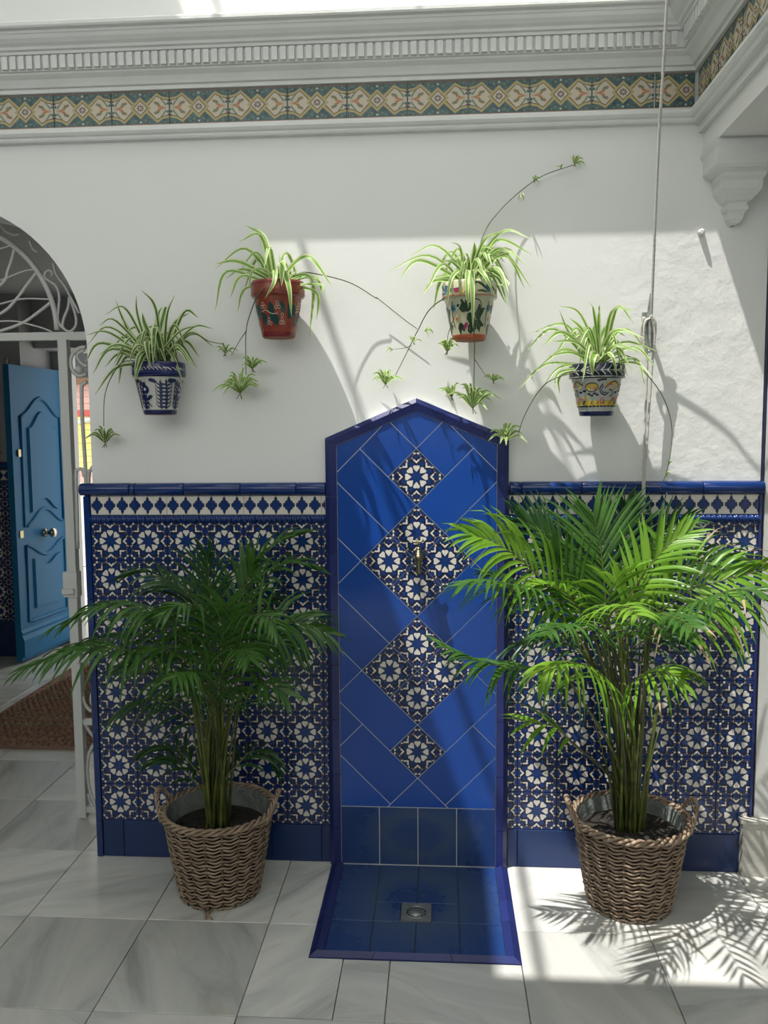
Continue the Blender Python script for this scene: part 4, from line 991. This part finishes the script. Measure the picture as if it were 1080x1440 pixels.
# ------------------------------------------------------------------ painted wall pots
def cone_decor(mb, cx, cy, z0, z1, r0, r1, items, off=.0010, reps=(0, 1.75, -1.75)):
    """print polygons given in (x in -1..1 across the front, v up 0..1) wrapped on the pot body"""
    for rep in reps:
        for pts, m, lay in items:
            out = []
            for x, v in pts:
                a = math.asin(max(-.99, min(.99, x))) + rep; r = r0 + (r1 - r0) * v + off + .0003 * lay
                out.append((cx + r * sin(a), cy - r * cos(a), z0 + (z1 - z0) * v))
            ar = sum(pts[i - 1][0] * pts[i][1] - pts[i][0] * pts[i - 1][1] for i in range(len(pts)))
            mb.poly(out if ar > 0 else out[::-1], m)
def stroke(pts, w0, w1, m, lay=1, n=6, asp=1.0):
    C = bez([(x, y, 0) for x, y in pts], n); L_ = []; R_ = []; out = []
    for i, p in enumerate(C):
        t = (C[min(i + 1, n)] - C[max(i - 1, 0)]).normalized(); t_ = i / n
        w = (w0 * (1 - t_) + w1 * t_) * .5 if not isinstance(w0, tuple) else w0[0] * .5 * sin(pi * (t_ * .9 + .05)) ** .7
        L_.append((p.x - t.y * w, p.y + t.x * w)); R_.append((p.x + t.y * w, p.y - t.x * w))
    for i in range(n): out.append(([L_[i], L_[i + 1], R_[i + 1], R_[i]], m, lay))
    return out
def ell(cx, cy, rx, ry, m, lay=1, n=12, rot=0):
    c, s = cos(rot), sin(rot)
    return [([(cx + rx * cos(2 * pi * k / n) * c - ry * sin(2 * pi * k / n) * s, cy + rx * cos(2 * pi * k / n) * s + ry * sin(2 * pi * k / n) * c) for k in range(n)], m, lay)]
def ring(cx, cy, rx, ry, w, m, lay=1, n=12):
    return [([(cx + (rx) * cos(2 * pi * (k + e) / n), cy + (ry) * sin(2 * pi * (k + e) / n)) for e in (0, 1)] + [(cx + (rx - w) * cos(2 * pi * (k + e) / n), cy + (ry - w) * sin(2 * pi * (k + e) / n)) for e in (1, 0)], m, lay) for k in range(n)]
PW = mat('pot_white_glaze', (.50, .50, .46), .18); PNV = mat('pot_navy_glaze', (.012, .016, .085), .15); PND = mat('pot_brush_navy', (.012, .020, .075), .2)
PRD = mat('pot_oxblood_glaze', (.20, .035, .022), .22, col2=(.26, .065, .03), scale=22); PRD2 = mat('pot_crimson_glaze', (.17, .015, .018), .2); PGR = mat('pot_bottle_green', (.015, .05, .045), .2); PCR = mat('pot_cream_line', (.55, .42, .32), .4)
PYC = mat('pot_cream_glaze', (.52, .50, .32), .2, col2=(.46, .46, .36), scale=14); PYL = mat('pot_yellow_glaze', (.50, .36, .05), .2); PGK = mat('pot_brush_green', (.022, .055, .025), .25); PMG = mat('pot_magenta', (.22, .02, .06), .3)
PG4 = mat('pot_grey_glaze', (.36, .38, .36), .18); PK4 = mat('pot_ink', (.012, .018, .03), .2); POR = mat('pot_orange_red', (.42, .10, .04), .3); TERRA = mat('terracotta_raw', (.30, .12, .06), .8)

def leafpair(x, v, s, m): return stroke([(x, v), (x + .12 * s, v + .06), (x + .26 * s, v + .04)], (.10,), 0, m)
def dec1():
    D = []
    for sx, w in ((.40, 1.15), (-.88, .6), (.95, .35)):
        D += stroke([(sx, .02), (sx + .0, .45), (sx - .03, .92)], .05, .03, PND)
        for k in range(7):
            v = .06 + k * .115
            for s in (-1, 1): D += stroke([(sx, v), (sx + s * .16 * w, v + .06), (sx + s * .24 * w, v + .19)], .05, .018, PND)
    D += ell(-.36, .64, .20, .135, PNV, 2, 14, -.35) + ell(-.36, .63, .07, .045, PW, 4) + ell(-.30, .61, .028, .02, PNV, 5) + ell(-.50, .70, .03, .03, PW, 4)
    for dx in (-.08, 0, .08): D += stroke([(-.40, .76), (-.40 + dx, .86)], .06, .03, PND, 3)
    D += stroke([(-.36, .5), (-.32, .3), (-.30, .03)], .04, .05, PND)
    for s in (-1, 1): D += stroke([(-.32, .30), (-.32 + s * .14, .38), (-.32 + s * .30, .42)], (.13,), 0, PND, 2); D += stroke([(-.31, .25), (-.31 + s * .12, .15), (-.31 + s * .22, .1)], .05, .03, PND, 2)
    D += stroke([(-.14, .92), (.02, .90), (.22, .84)], (.12,), 0, PND, 2) + ell(-.72, .90, .12, .06, PND, 2) + ell(.72, .90, .09, .07, PND, 2)
    return D
def dec2():
    D = []
    D += stroke([(-.18, .30), (-.14, .60), (-.18, .82)], (.26,), 0, PGR) + stroke([(.02, .48), (-.12, .55), (-.20, .66)], (.2,), 0, PGR) + stroke([(-.62, .44), (-.5, .36), (-.48, .16)], (.30,), 0, PGR) + stroke([(-.16, .44), (.04, .34), (.16, .2)], (.30,), 0, PGR)
    D += stroke([(-.78, .78), (-.72, .60), (-.60, .46)], (.24,), 0, PGR) + stroke([(.62, .80), (.70, .56), (.66, .36)], (.22,), 0, PGR) + stroke([(.30, .84), (.40, .66), (.42, .5)], (.2,), 0, PGR)
    D += stroke([(-.62, .56), (-.4, .60), (-.14, .50), (.16, .50)], .022, .022, PCR, 4, 10)
    for cx, cy in ((-.50, .78), (-.56, .70), (-.42, .70), (.15, .80), (.10, .68), (.22, .68), (-.28, .34), (-.34, .24), (-.20, .22), (.36, .34), (.30, .24), (.44, .24), (.36, .46)):
        D += ring(cx, cy, .065, .055, .016, PCR, 4)
    return D
def dec3():
    D = []
    def sprig(x, v, a, n=4, L=.26):
        o = stroke([(x, v), (x + L * cos(a) * 1.2, v + L * sin(a))], .03, .02, PGK)
        for k in range(n):
            for s in (-1, 1):
                b = a + s * .75; px, pv = x + L * 1.2 * cos(a) * k / n, v + L * sin(a) * k / n
                o += stroke([(px, pv), (px + .12 * cos(b), pv + .12 * sin(b)), (px + .22 * cos(b), pv + .19 * sin(b))], (.085,), 0, PGK, 2)
        return o
    D += sprig(-.20, .62, 2.3) + sprig(-.15, .60, 1.3, 3, .22) + sprig(-.10, .55, -.9, 4, .3) + sprig(.30, .40, 1.1, 4, .34) + sprig(.30, .36, -.7, 3, .28) + sprig(-.1, .08, .5, 3, .3) + sprig(-.5, .30, -1.2, 3, .2) + sprig(.3, .12, 2.4, 3, .22)
    D += stroke([(.10, .96), (.40, .90), (.48, .70), (.30, .45)], .03, .03, PGK, 2, 10) + ell(.10, .74, .05, .05, PGK, 2)
    D += stroke([(-.34, .12), (-.22, .22), (-.12, .30)], (.14,), 0, PMG, 3) + ell(-.72, .72, .10, .10, mat('pot_teal_dab', (.03, .12, .16), .3), 2) + ell(-.62, .42, .06, .05, POR, 2)
    D += stroke([(.78, .2), (.74, .5), (.80, .9)], .03, .03, PGK, 2)
    return D
def dec4():
    D = []
    D += ell(-.36, .74, .25, .13, PYL, 1) + ring(-.36, .74, .27, .145, .03, PK4, 2) + stroke([(-.3, .66), (-.22, .70), (-.16, .76)], (.06,), 0, POR, 3)
    D += ell(.50, .80, .30, .12, PYL, 1) + stroke([(.18, .70), (.34, .84), (.60, .92), (.82, .80)], .03, .03, PK4, 2, 10) + stroke([(.3, .80), (.42, .84), (.5, .80)], (.07,), 0, POR, 3)
    D += stroke([(.08, .84), (-.04, .70), (.02, .56), (.20, .50), (.36, .58)], .045, .04, PK4, 3, 12) + stroke([(.12, .78), (.04, .68), (.1, .58), (.26, .58)], .03, .03, PK4, 3, 10)
    D += stroke([(.36, .66), (.50, .64), (.54, .52), (.42, .46)], .035, .03, PK4, 3, 10)
    for x, v in ((-.52, .50), (-.40, .46), (-.28, .52), (-.16, .48), (.02, .94), (-.1, .92), (.14, .95), (-.68, .60), (.70, .56)): D += stroke([(x, v), (x + .07, v + .05)], (.07,), 0, PK4, 2) + stroke([(x, v), (x - .05, v + .05)], (.05,), 0, PK4, 2)
    D += [([(-.97, .14), (.97, .14), (.97, .30), (.5, .36), (.2, .28), (-.2, .34), (-.6, .40), (-.97, .34)][::1], PYL, 1)] if False else []
    for k in range(10): D += ell(-.81 + k * .18, .24, .12, .10, PYL, 1) + stroke([(-.9 + k * .18, .155), (-.76 + k * .18, .155)], .04, .05, PK4, 3)
    for k in range(6): D += stroke([(-.75 + k * .3, .22), (-.68 + k * .3, .32)], .03, .02, PK4, 3)
    D += ell(.08, .32, .10, .11, POR, 3) + ell(.08, .34, .04, .07, PG4, 4) + ell(-.6, .42, .08, .05, PYL, 1) + ell(.66, .36, .1, .08, POR, 2) + ell(-.78, .3, .07, .1, SAGE, 2)
    return D
def pot(parent, off, c, zt, zb, style):
    cx, cy = c; H = zt - zb; CH = H * .27; r_t, r_c, r_b = .0895, .080, .055
    body, rim, base = dict(a=(PW, PNV, PNV), b=(PRD, PRD, PRD2), c=(PYC, PYC, POR), d=(PG4, PK4, PNV))[style]
    mb = MB(); zc = zt - CH
    prof = [(r_t - .012, zt - .02), (r_t - .010, zt), (r_t - .002, zt + .001), (r_t + .001, zt - .004), (r_t + .0005, zc + .006), (r_t - .002, zc), (r_c + .001, zc - .002), (r_c, zc - .004), (r_c + (r_b - r_c) * .90, zb + .1 * H * .9), (r_b, zb + .002), (r_b - .004, zb), (0, zb)]
    mats = [rim, rim, rim, rim, rim, rim, body, body, base, base, TERRA if style != 'd' else base]
    mb.lathe([(r, z) for r, z in prof], (cx, cy, 0), body, 48, True, lambda i: mats[i])
    z0, z1 = zb + .1 * H * .9, zc - .004; r0, r1 = r_c + (r_b - r_c) * .90, r_c
    cone_decor(mb, cx, cy, z0, z1, r0, r1, dict(a=dec1, b=dec2, c=dec3, d=dec4)[style]())
    D = []
    if style == 'a':
        for k in range(14): D += stroke([(-.95 + k * .14, .62), (-.88 + k * .14, .52), (-.83 + k * .14, .40)], .035, .015, PW)
        D += stroke([(-.97, .26), (0, .26), (.97, .26)], .03, .03, mat('pot_mid_blue', (.04, .07, .26), .2), 1, 24)
    if style == 'b':
        D += stroke([(-.98, .80), (0, .80), (.98, .80)], .05, .05, PRD2, 1, 24) + stroke([(-.98, .15), (0, .15), (.98, .15)], .05, .05, PRD2, 1, 24)
    if style == 'c':
        D += stroke([(.05, .70), (.3, .80), (.6, .40)], (.14,), 0, PGK, 2) + stroke([(.25, .25), (.4, .3), (.6, .2)], (.12,), 0, PGK, 2) + stroke([(-.15, .9), (-.2, .4), (-.35, .1)], .14, .1, PYL, 1) + stroke([(-.5, .5), (-.45, .2)], .22, .16, PMG, 1) + stroke([(.7, .7), (.8, .3)], (.2,), 0, PGK, 2) + stroke([(-.98, .04), (0, .04), (.98, .04)], .05, .05, POR, 2, 24) + ell(-.86, .5, .06, .3, mat('pot_sky_dab', (.05, .15, .25), .3), 1)
    if style == 'd':
        D += stroke([(-.98, .50), (0, .50), (.98, .50)], .035, .035, PG4, 2, 24) + stroke([(-.98, .06), (0, .06), (.98, .06)], .05, .05, PG4, 2, 24)
        for k in range(9):
            x = -.92 + k * .22
            D += stroke([(x, .50), (x + .10, .68), (x + .17, .92)], .05, .02, PG4, 2) + stroke([(x, .50), (x + .10, .34), (x + .17, .14)], .05, .02, PG4, 2)
    cone_decor(mb, cx, cy, zc, zt, r_t, r_t + .0005, D, .0012)
    if style == 'b':
        pass
    p = mb.build('pot', parent, off)
    m = MB(); m.lathe([(0, zt - .012), (r_t - .011, zt - .014)], (cx, cy, 0), SOIL, 24); m.build('soil', parent, off)
    m = MB(); m.tube([(cx - .03, cy + .075, zc + .01), (cx - .03, .0115, zc + .02)], .004, STEEL, 6); m.tube([(cx + .03, cy + .075, zc + .01), (cx + .03, .0115, zc + .02)], .004, STEEL, 6); m.build('wall_hook', parent, off)
    return p

def sleaf(mb, pts, w, rnd, dark, n=12, face=None):
    """variegated strap leaf: green middle, cream margins, folded along the midrib"""
    C = bez(pts, n); n0 = len(mb.v); g = SPGD if dark else SPG; tw = rnd.uniform(-.5, .5)
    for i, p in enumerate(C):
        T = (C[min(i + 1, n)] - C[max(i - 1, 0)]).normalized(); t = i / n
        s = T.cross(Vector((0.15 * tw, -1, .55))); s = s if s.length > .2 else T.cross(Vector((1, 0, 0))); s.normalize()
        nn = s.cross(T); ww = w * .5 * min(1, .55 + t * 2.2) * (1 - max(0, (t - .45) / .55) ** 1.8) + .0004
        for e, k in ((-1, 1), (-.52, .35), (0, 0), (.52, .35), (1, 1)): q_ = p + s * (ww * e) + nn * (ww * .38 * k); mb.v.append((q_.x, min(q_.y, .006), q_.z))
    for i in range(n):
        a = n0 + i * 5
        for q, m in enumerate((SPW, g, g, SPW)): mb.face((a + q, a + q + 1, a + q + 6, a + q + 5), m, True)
def spider(style, cpx, rimt, bot, label, leaves, runners, seed, nfill, dark=False, fill=(.06, .15), group=None):
    rnd = random.Random(seed); CY = -.098
    top = at(cpx[0], rimt, CY); bt = at(cpx[1], bot, CY - .03)
    c = ((top.x + at(cpx[1], bot, CY).x) / 2, CY); r = empty('potted_spider_plant', (c[0], CY, bt.z), label, 'potted plant'); off = (-c[0], -CY, -bt.z)
    zt = at(cpx[0], rimt, CY).z
    pot(r, off, c, zt, bt.z, style)
    base = Vector((c[0], CY, zt - .008))
    def B(): return base + Vector((rnd.uniform(-.022, .022), rnd.uniform(-.02, .02), 0))
    for L in leaves:
        (mx, my), (tx_, ty_) = L[0], L[1]; wd = L[2] if len(L) > 2 else .0135; Yt = L[3] if len(L) > 3 else rnd.uniform(-.27, -.05)
        tip = at(tx_, ty_, Yt); mid = at(mx, my, CY + (Yt - CY) * .55); m = MB(); pts = [B(), mid, tip]
        if tip.z < zt and abs(tip.x - c[0]) < .10:
            mid = at(mx, my, -.212); tip = at(tx_, ty_, -.205); over = Vector(((base.x + mid.x) / 2, -.165, max(zt + .03, mid.z + .01)))
            pts = [B(), over, mid, tip] if mid.z < zt + .02 else [B(), Vector((mid.x, -.20, max(mid.z, zt + .03))), tip]
        sleaf(m, pts, wd * 1.15, rnd, dark); m.build('leaf', r, off)
    for k in range(nfill):
        a = rnd.uniform(0, 2 * pi); R_ = rnd.uniform(*fill); b_ = B(); hh = rnd.uniform(.05, .13)
        tip = b_ + Vector((cos(a) * R_, min(sin(a) * R_, .05), hh - rnd.uniform(.0, .13))); mid = b_ + Vector((cos(a) * R_ * .5, min(sin(a) * R_ * .5, .03), hh)); m = MB(); sleaf(m, [b_, mid, tip], rnd.uniform(.010, .014), rnd, dark); m.build('leaf', r, off)
    for pts, wt, babies in runners:
        W_ = [base + Vector((0, -.02, 0)) if p == 0 else at(*p) for p in pts]; K = 40; C = bez(W_, K)
        m = MB(); m.tube(C, .0016, RUN, 5, radii=[wt * (1 - .4 * i / K) for i in range(K + 1)]); m.build('runner', r, off)
        for (bx, by, bY, R_, n, dirx, dirz) in babies:
            o = at(bx, by, bY); m = MB(); ax = Vector((dirx, -.25, dirz)).normalized()
            e1 = ax.orthogonal().normalized(); e2 = ax.cross(e1)
            for k in range(n):
                a = 2 * pi * k / n + rnd.uniform(-.4, .4); sp = rnd.uniform(.25, 1.25); RR = R_ * rnd.uniform(.8, 1.3)
                d = ax * cos(sp) + (e1 * cos(a) + e2 * sin(a)) * sin(sp)
                if o.y + d.y * RR > -.006: d.y = (-.006 - o.y) / RR
                sleaf(m, [o, o + d * RR * .55 + Vector((0, 0, .10 * RR)), o + d * RR - Vector((0, 0, RR * .28))], max(.0035, min(.009, R_ * .14)), rnd, dark, 6)
            for k in range(3): m.tube([o, o + Vector((rnd.uniform(-.3, .3), rnd.uniform(-.2, .1), -.35)) * R_ * .6], .0012, RUN, 4)
            m.build('plantlet', r, off)
    return r
s1 = lambda x, y: (x / 3.6, 280 + y / 3.6)
s2 = lambda x, y: (280 + x / 3.79, 300 + y / 3.79)
s3 = lambda x, y: (520 + x / 3.6, 200 + y / 3.6)
s4 = lambda x, y: (720 + x / 3, 400 + y / 3)
def LL(s, L): return [((s(a, b)), (s(c, d))) + tuple(r) for a, b, c, d, *r in L]
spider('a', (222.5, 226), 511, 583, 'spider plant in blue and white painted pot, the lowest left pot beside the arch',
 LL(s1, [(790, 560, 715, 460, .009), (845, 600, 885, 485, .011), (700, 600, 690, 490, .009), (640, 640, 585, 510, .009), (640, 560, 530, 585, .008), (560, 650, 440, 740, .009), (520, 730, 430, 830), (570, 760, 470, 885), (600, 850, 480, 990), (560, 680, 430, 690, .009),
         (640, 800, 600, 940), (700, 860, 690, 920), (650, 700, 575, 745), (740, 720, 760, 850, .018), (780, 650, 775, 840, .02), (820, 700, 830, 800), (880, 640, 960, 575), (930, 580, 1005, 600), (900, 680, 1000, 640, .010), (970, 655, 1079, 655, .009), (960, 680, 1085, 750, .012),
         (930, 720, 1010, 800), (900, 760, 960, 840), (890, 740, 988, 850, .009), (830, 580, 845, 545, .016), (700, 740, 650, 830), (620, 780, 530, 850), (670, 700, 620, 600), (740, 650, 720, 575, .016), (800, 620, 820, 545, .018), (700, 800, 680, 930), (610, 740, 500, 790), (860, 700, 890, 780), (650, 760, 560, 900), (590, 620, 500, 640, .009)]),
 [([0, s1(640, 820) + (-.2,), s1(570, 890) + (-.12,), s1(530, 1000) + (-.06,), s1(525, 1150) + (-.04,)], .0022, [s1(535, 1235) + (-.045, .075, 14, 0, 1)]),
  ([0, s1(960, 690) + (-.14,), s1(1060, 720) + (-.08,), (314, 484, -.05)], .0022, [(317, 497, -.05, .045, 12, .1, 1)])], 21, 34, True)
spider('b', (390, 392.5), 398, 474, 'spider plant in oxblood red pot painted with grapes and green leaves',
 LL(s2, [(350, 140, 250, 65, .017), (330, 125, 210, 152, .014), (250, 190, 80, 300, .011), (220, 262, 85, 270, .015), (150, 310, 85, 520, .011), (230, 335, 165, 450, .012), (250, 400, 205, 525, .009), (285, 310, 265, 400, .009), (400, 370, 350, 455, .014, -.22), (437, 260, 440, 388, .022, -.18), (480, 400, 492, 550, .016, -.2),
         (570, 230, 710, 390, .016), (600, 350, 590, 660, .013), (610, 340, 660, 440, .012), (620, 420, 628, 570, .011), (560, 325, 630, 400, .010), (430, 300, 425, 215, .018), (500, 330, 520, 300, .010), (240, 300, 140, 350, .010), (640, 380, 655, 420, .008)]),
 [([0, s2(330, 410) + (-.19,), s2(275, 530) + (-.12,), s2(250, 640) + (-.08,), s2(250, 860) + (-.05,)], .0024, [(355, 519, -.07, .055, 18, .1, 1), (338, 553, -.06, .095, 26, 0, 1)]),
  ([s2(252, 625) + (-.08,), s2(215, 680) + (-.06,), s2(172, 758) + (-.05,)], .0018, []),
  ([0, s2(520, 325) + (-.12,), s2(600, 318) + (-.08,), s2(800, 368) + (-.04,), s2(940, 450) + (-.022,), s3(40, 790) + (-.018,), s3(165, 890) + (-.016,), s3(240, 945) + (-.016,)], .0022, [(598, 464, -.04, .025, 7, 1, -.2)])], 22, 6)
spider('c', (659, 661), 399, 478, 'spider plant in cream pot brushed with dark green leaves, the highest right pot',
 LL(s3, [(350, 530, 205, 575, .009), (300, 575, 85, 660, .010), (260, 600, 150, 690), (370, 620, 285, 760), (340, 700, 265, 770), (410, 700, 390, 830, .012), (370, 690, 322, 850), (460, 545, 410, 505, .009), (527, 570, 530, 505, .016), (580, 500, 700, 455, .012), (660, 460, 820, 490, .010), (640, 500, 825, 570),
         (630, 550, 750, 580), (660, 545, 795, 625), (680, 575, 785, 740), (670, 560, 820, 740, .010), (640, 640, 705, 770), (600, 650, 690, 820), (640, 680, 700, 830, .010), (580, 590, 690, 545), (560, 560, 605, 530), (492, 740, 500, 840, .014, -.22), (520, 760, 522, 940, .016, -.22), (430, 620, 370, 600, .014), (470, 640, 430, 590),
         (440, 670, 300, 690), (590, 690, 635, 790), (620, 600, 740, 550), (560, 620, 640, 560), (500, 600, 480, 560), (700, 720, 640, 720)]),
 [([0, s3(575, 470) + (-.08,), s3(655, 350) + (-.03,), s3(760, 250) + (-.018,), s3(880, 168) + (-.016,), (806, 232, -.016)], .0022, [(808, 231, -.018, .034, 12, .6, .8), s3(830, 195) + (-.018, .026, 7, .6, .5), s3(765, 262) + (-.018, .018, 4, .2, -1), s3(968, 130) + (-.018, .018, 5, 0, 1)]),
  ([0, s3(320, 830) + (-.13,), s3(240, 960) + (-.06,), s3(190, 1060) + (-.03,), s3(130, 1180) + (-.022,)], .0022, [s3(80, 1225) + (-.028, .062, 16, 0, 1), s3(222, 1015) + (-.09, .03, 7, 0, 1)]),
  ([s3(212, 1030) + (-.08,), s3(160, 1045) + (-.06,), s3(110, 1048) + (-.05,)], .0013, [s3(112, 1048) + (-.05, .018, 5, -1, 0)]),
  ([0, s3(525, 900) + (-.20,), s3(530, 1050) + (-.10,), s3(526, 1250) + (-.07,)], .0024, [s3(520, 1345) + (-.08, .095, 24, 0, 1), s3(415, 1290) + (-.06, .055, 13, -.2, 1)]),
  ([s3(532, 1100) + (-.09,), s3(565, 1150) + (-.07,), s3(600, 1200) + (-.06,)], .0014, [s3(625, 1210) + (-.06, .038, 12, .2, 1)]),
  ([0, s3(440, 860) + (-.19,), s3(400, 960) + (-.13,), s3(392, 1010) + (-.1,)], .0016, [s3(392, 1060) + (-.1, .052, 18, 0, 1)])], 23, 24)
spider('d', (838, 840), 513, 585, 'spider plant in navy rimmed pot painted with yellow fruit, beside the rope cleat',
 LL(s4, [(290, 130, 200, 90, .009), (345, 120, 320, 75, .010), (365, 140, 370, 85, .012), (420, 120, 520, 112, .010), (440, 100, 515, 165, .009), (430, 130, 480, 92, .009), (230, 172, 70, 210, .010), (180, 190, 50, 290, .010), (220, 205, 130, 260), (250, 220, 200, 110, .008), (230, 275, 110, 350), (255, 290, 150, 305, .012),
         (150, 335, 25, 445, .008), (215, 345, 130, 430, .009), (205, 370, 180, 440, .009), (338, 320, 340, 385, .022, -.22), (345, 230, 345, 172, .020), (395, 250, 380, 300), (430, 200, 560, 225, .014), (470, 190, 575, 290, .009), (470, 245, 625, 285, .009), (510, 265, 605, 350, .011), (520, 315, 560, 420, .009), (510, 330, 600, 400, .009),
         (425, 310, 442, 385, .013, -.21), (208, 385, 200, 460, .008), (280, 250, 170, 240), (300, 200, 240, 140), (440, 260, 540, 290), (380, 310, 400, 290, .016, -.2), (300, 300, 260, 290, .018)]),
 [([0, s4(185, 395) + (-.2,), s4(110, 455) + (-.13,), s4(50, 560) + (-.09,), s4(25, 640) + (-.07,)], .0020, [(711, 620, -.07, .068, 22, .1, 1)]),
  ([0, s4(480, 300) + (-.12,), s4(560, 370) + (-.09,), s4(640, 480) + (-.055,), s4(675, 610) + (-.035,), s4(662, 750) + (-.03,), s4(625, 870) + (-.035,)], .0020, [s4(662, 755) + (-.06, .016, 6, 0, 1), s4(655, 790) + (-.06, .014, 5, 0, -1)])], 24, 20)

# ------------------------------------------------------------------ rope, cleat, hook
cl_ = empty('wall_cleat', (1.982, -.02, 1.96), 'grey metal cleat on the plaster holding the awning cord', 'cleat')
lo = (-1.982, .02, -1.96)
m = MB(); m.box((1.968, .001, 1.905), (1.996, .012, 1.975), STEEL); m.build('base_plate', cl_, lo)
m = MB(); m.tube([(1.982, .01, 1.94), (1.982, -.05, 1.94)], .008, STEEL, 8); m.build('post', cl_, lo)
m = MB(); m.tube(bez([(1.984, -.055, 1.845), (1.982, -.048, 1.90), (1.981, -.046, 1.96), (1.982, -.060, 2.035)], 14), .008, STEEL, 8, radii=[.004 + .006 * sin(pi * i / 14) for i in range(15)]); m.build('horn', cl_, lo)
rp = empty('awning_cord', (1.985, -.05, 1.95), 'long pale twisted cord hanging from the roof and tied at the cleat', 'rope')
ro = (-1.985, .05, -1.95)
def cord(pts, r, n, name):
    m = MB(); C = bez(pts, n); m.tube(C, r, ROPEM, 6, radii=[r * (1 + .12 * sin(i * 2.1)) for i in range(n + 1)]); m.build(name, rp, ro)
cord([(1.852, -.934, 4.60), (1.942, -.336, 2.82), (1.960, -.20, 2.45), (1.984, -.06, 1.99), (1.984, -.055, 1.95)], .0046, 400, 'hanging_cord')
cord([(1.984, -.055, 1.95), (1.962, -.06, 1.93), (1.964, -.055, 1.86), (1.976, -.045, 1.80), (1.974, -.04, 1.55), (1.972, -.042, 1.38), (1.970, -.045, 1.20), (1.972, -.022, .9), (1.966, -.018, .55), (1.966, -.016, .35)], .0042, 160, 'tail')
cord([(1.984, -.055, 1.95), (1.998, -.05, 1.90), (1.993, -.045, 1.80), (1.985, -.04, 1.60), (1.976, -.044, 1.42)], .0040, 100, 'tail')
cord([(1.976, -.044, 1.42), (1.976, -.045, 1.30), (1.982, -.022, .9), (1.984, -.018, .5), (1.987, -.016, .36)], .0036, 100, 'tail')
for k in range(3):
    w_ = .012 + .004 * k; cord([(1.982 - w_, -.052, 1.945 + .004 * k), (1.962 - .003 * k, -.04, 1.90), (1.968, -.04, 1.855), (1.985, -.05, 1.84), (1.998, -.04, 1.87), (1.992 + .003 * k, -.052, 1.93), (1.982, -.056, 1.957)], .0052, 40, 'coil')
hk = MB(); hk.tube([(2.158, .012, 2.235), (2.156, -.006, 2.236), (2.154, -.014, 2.235)], .006, WHITE, 8, radii=[.012, .010, .006]); tag(hk.build('painted_plug'), 'small paint-covered stub sticking out of the rough plaster near the bracket', 'hook')
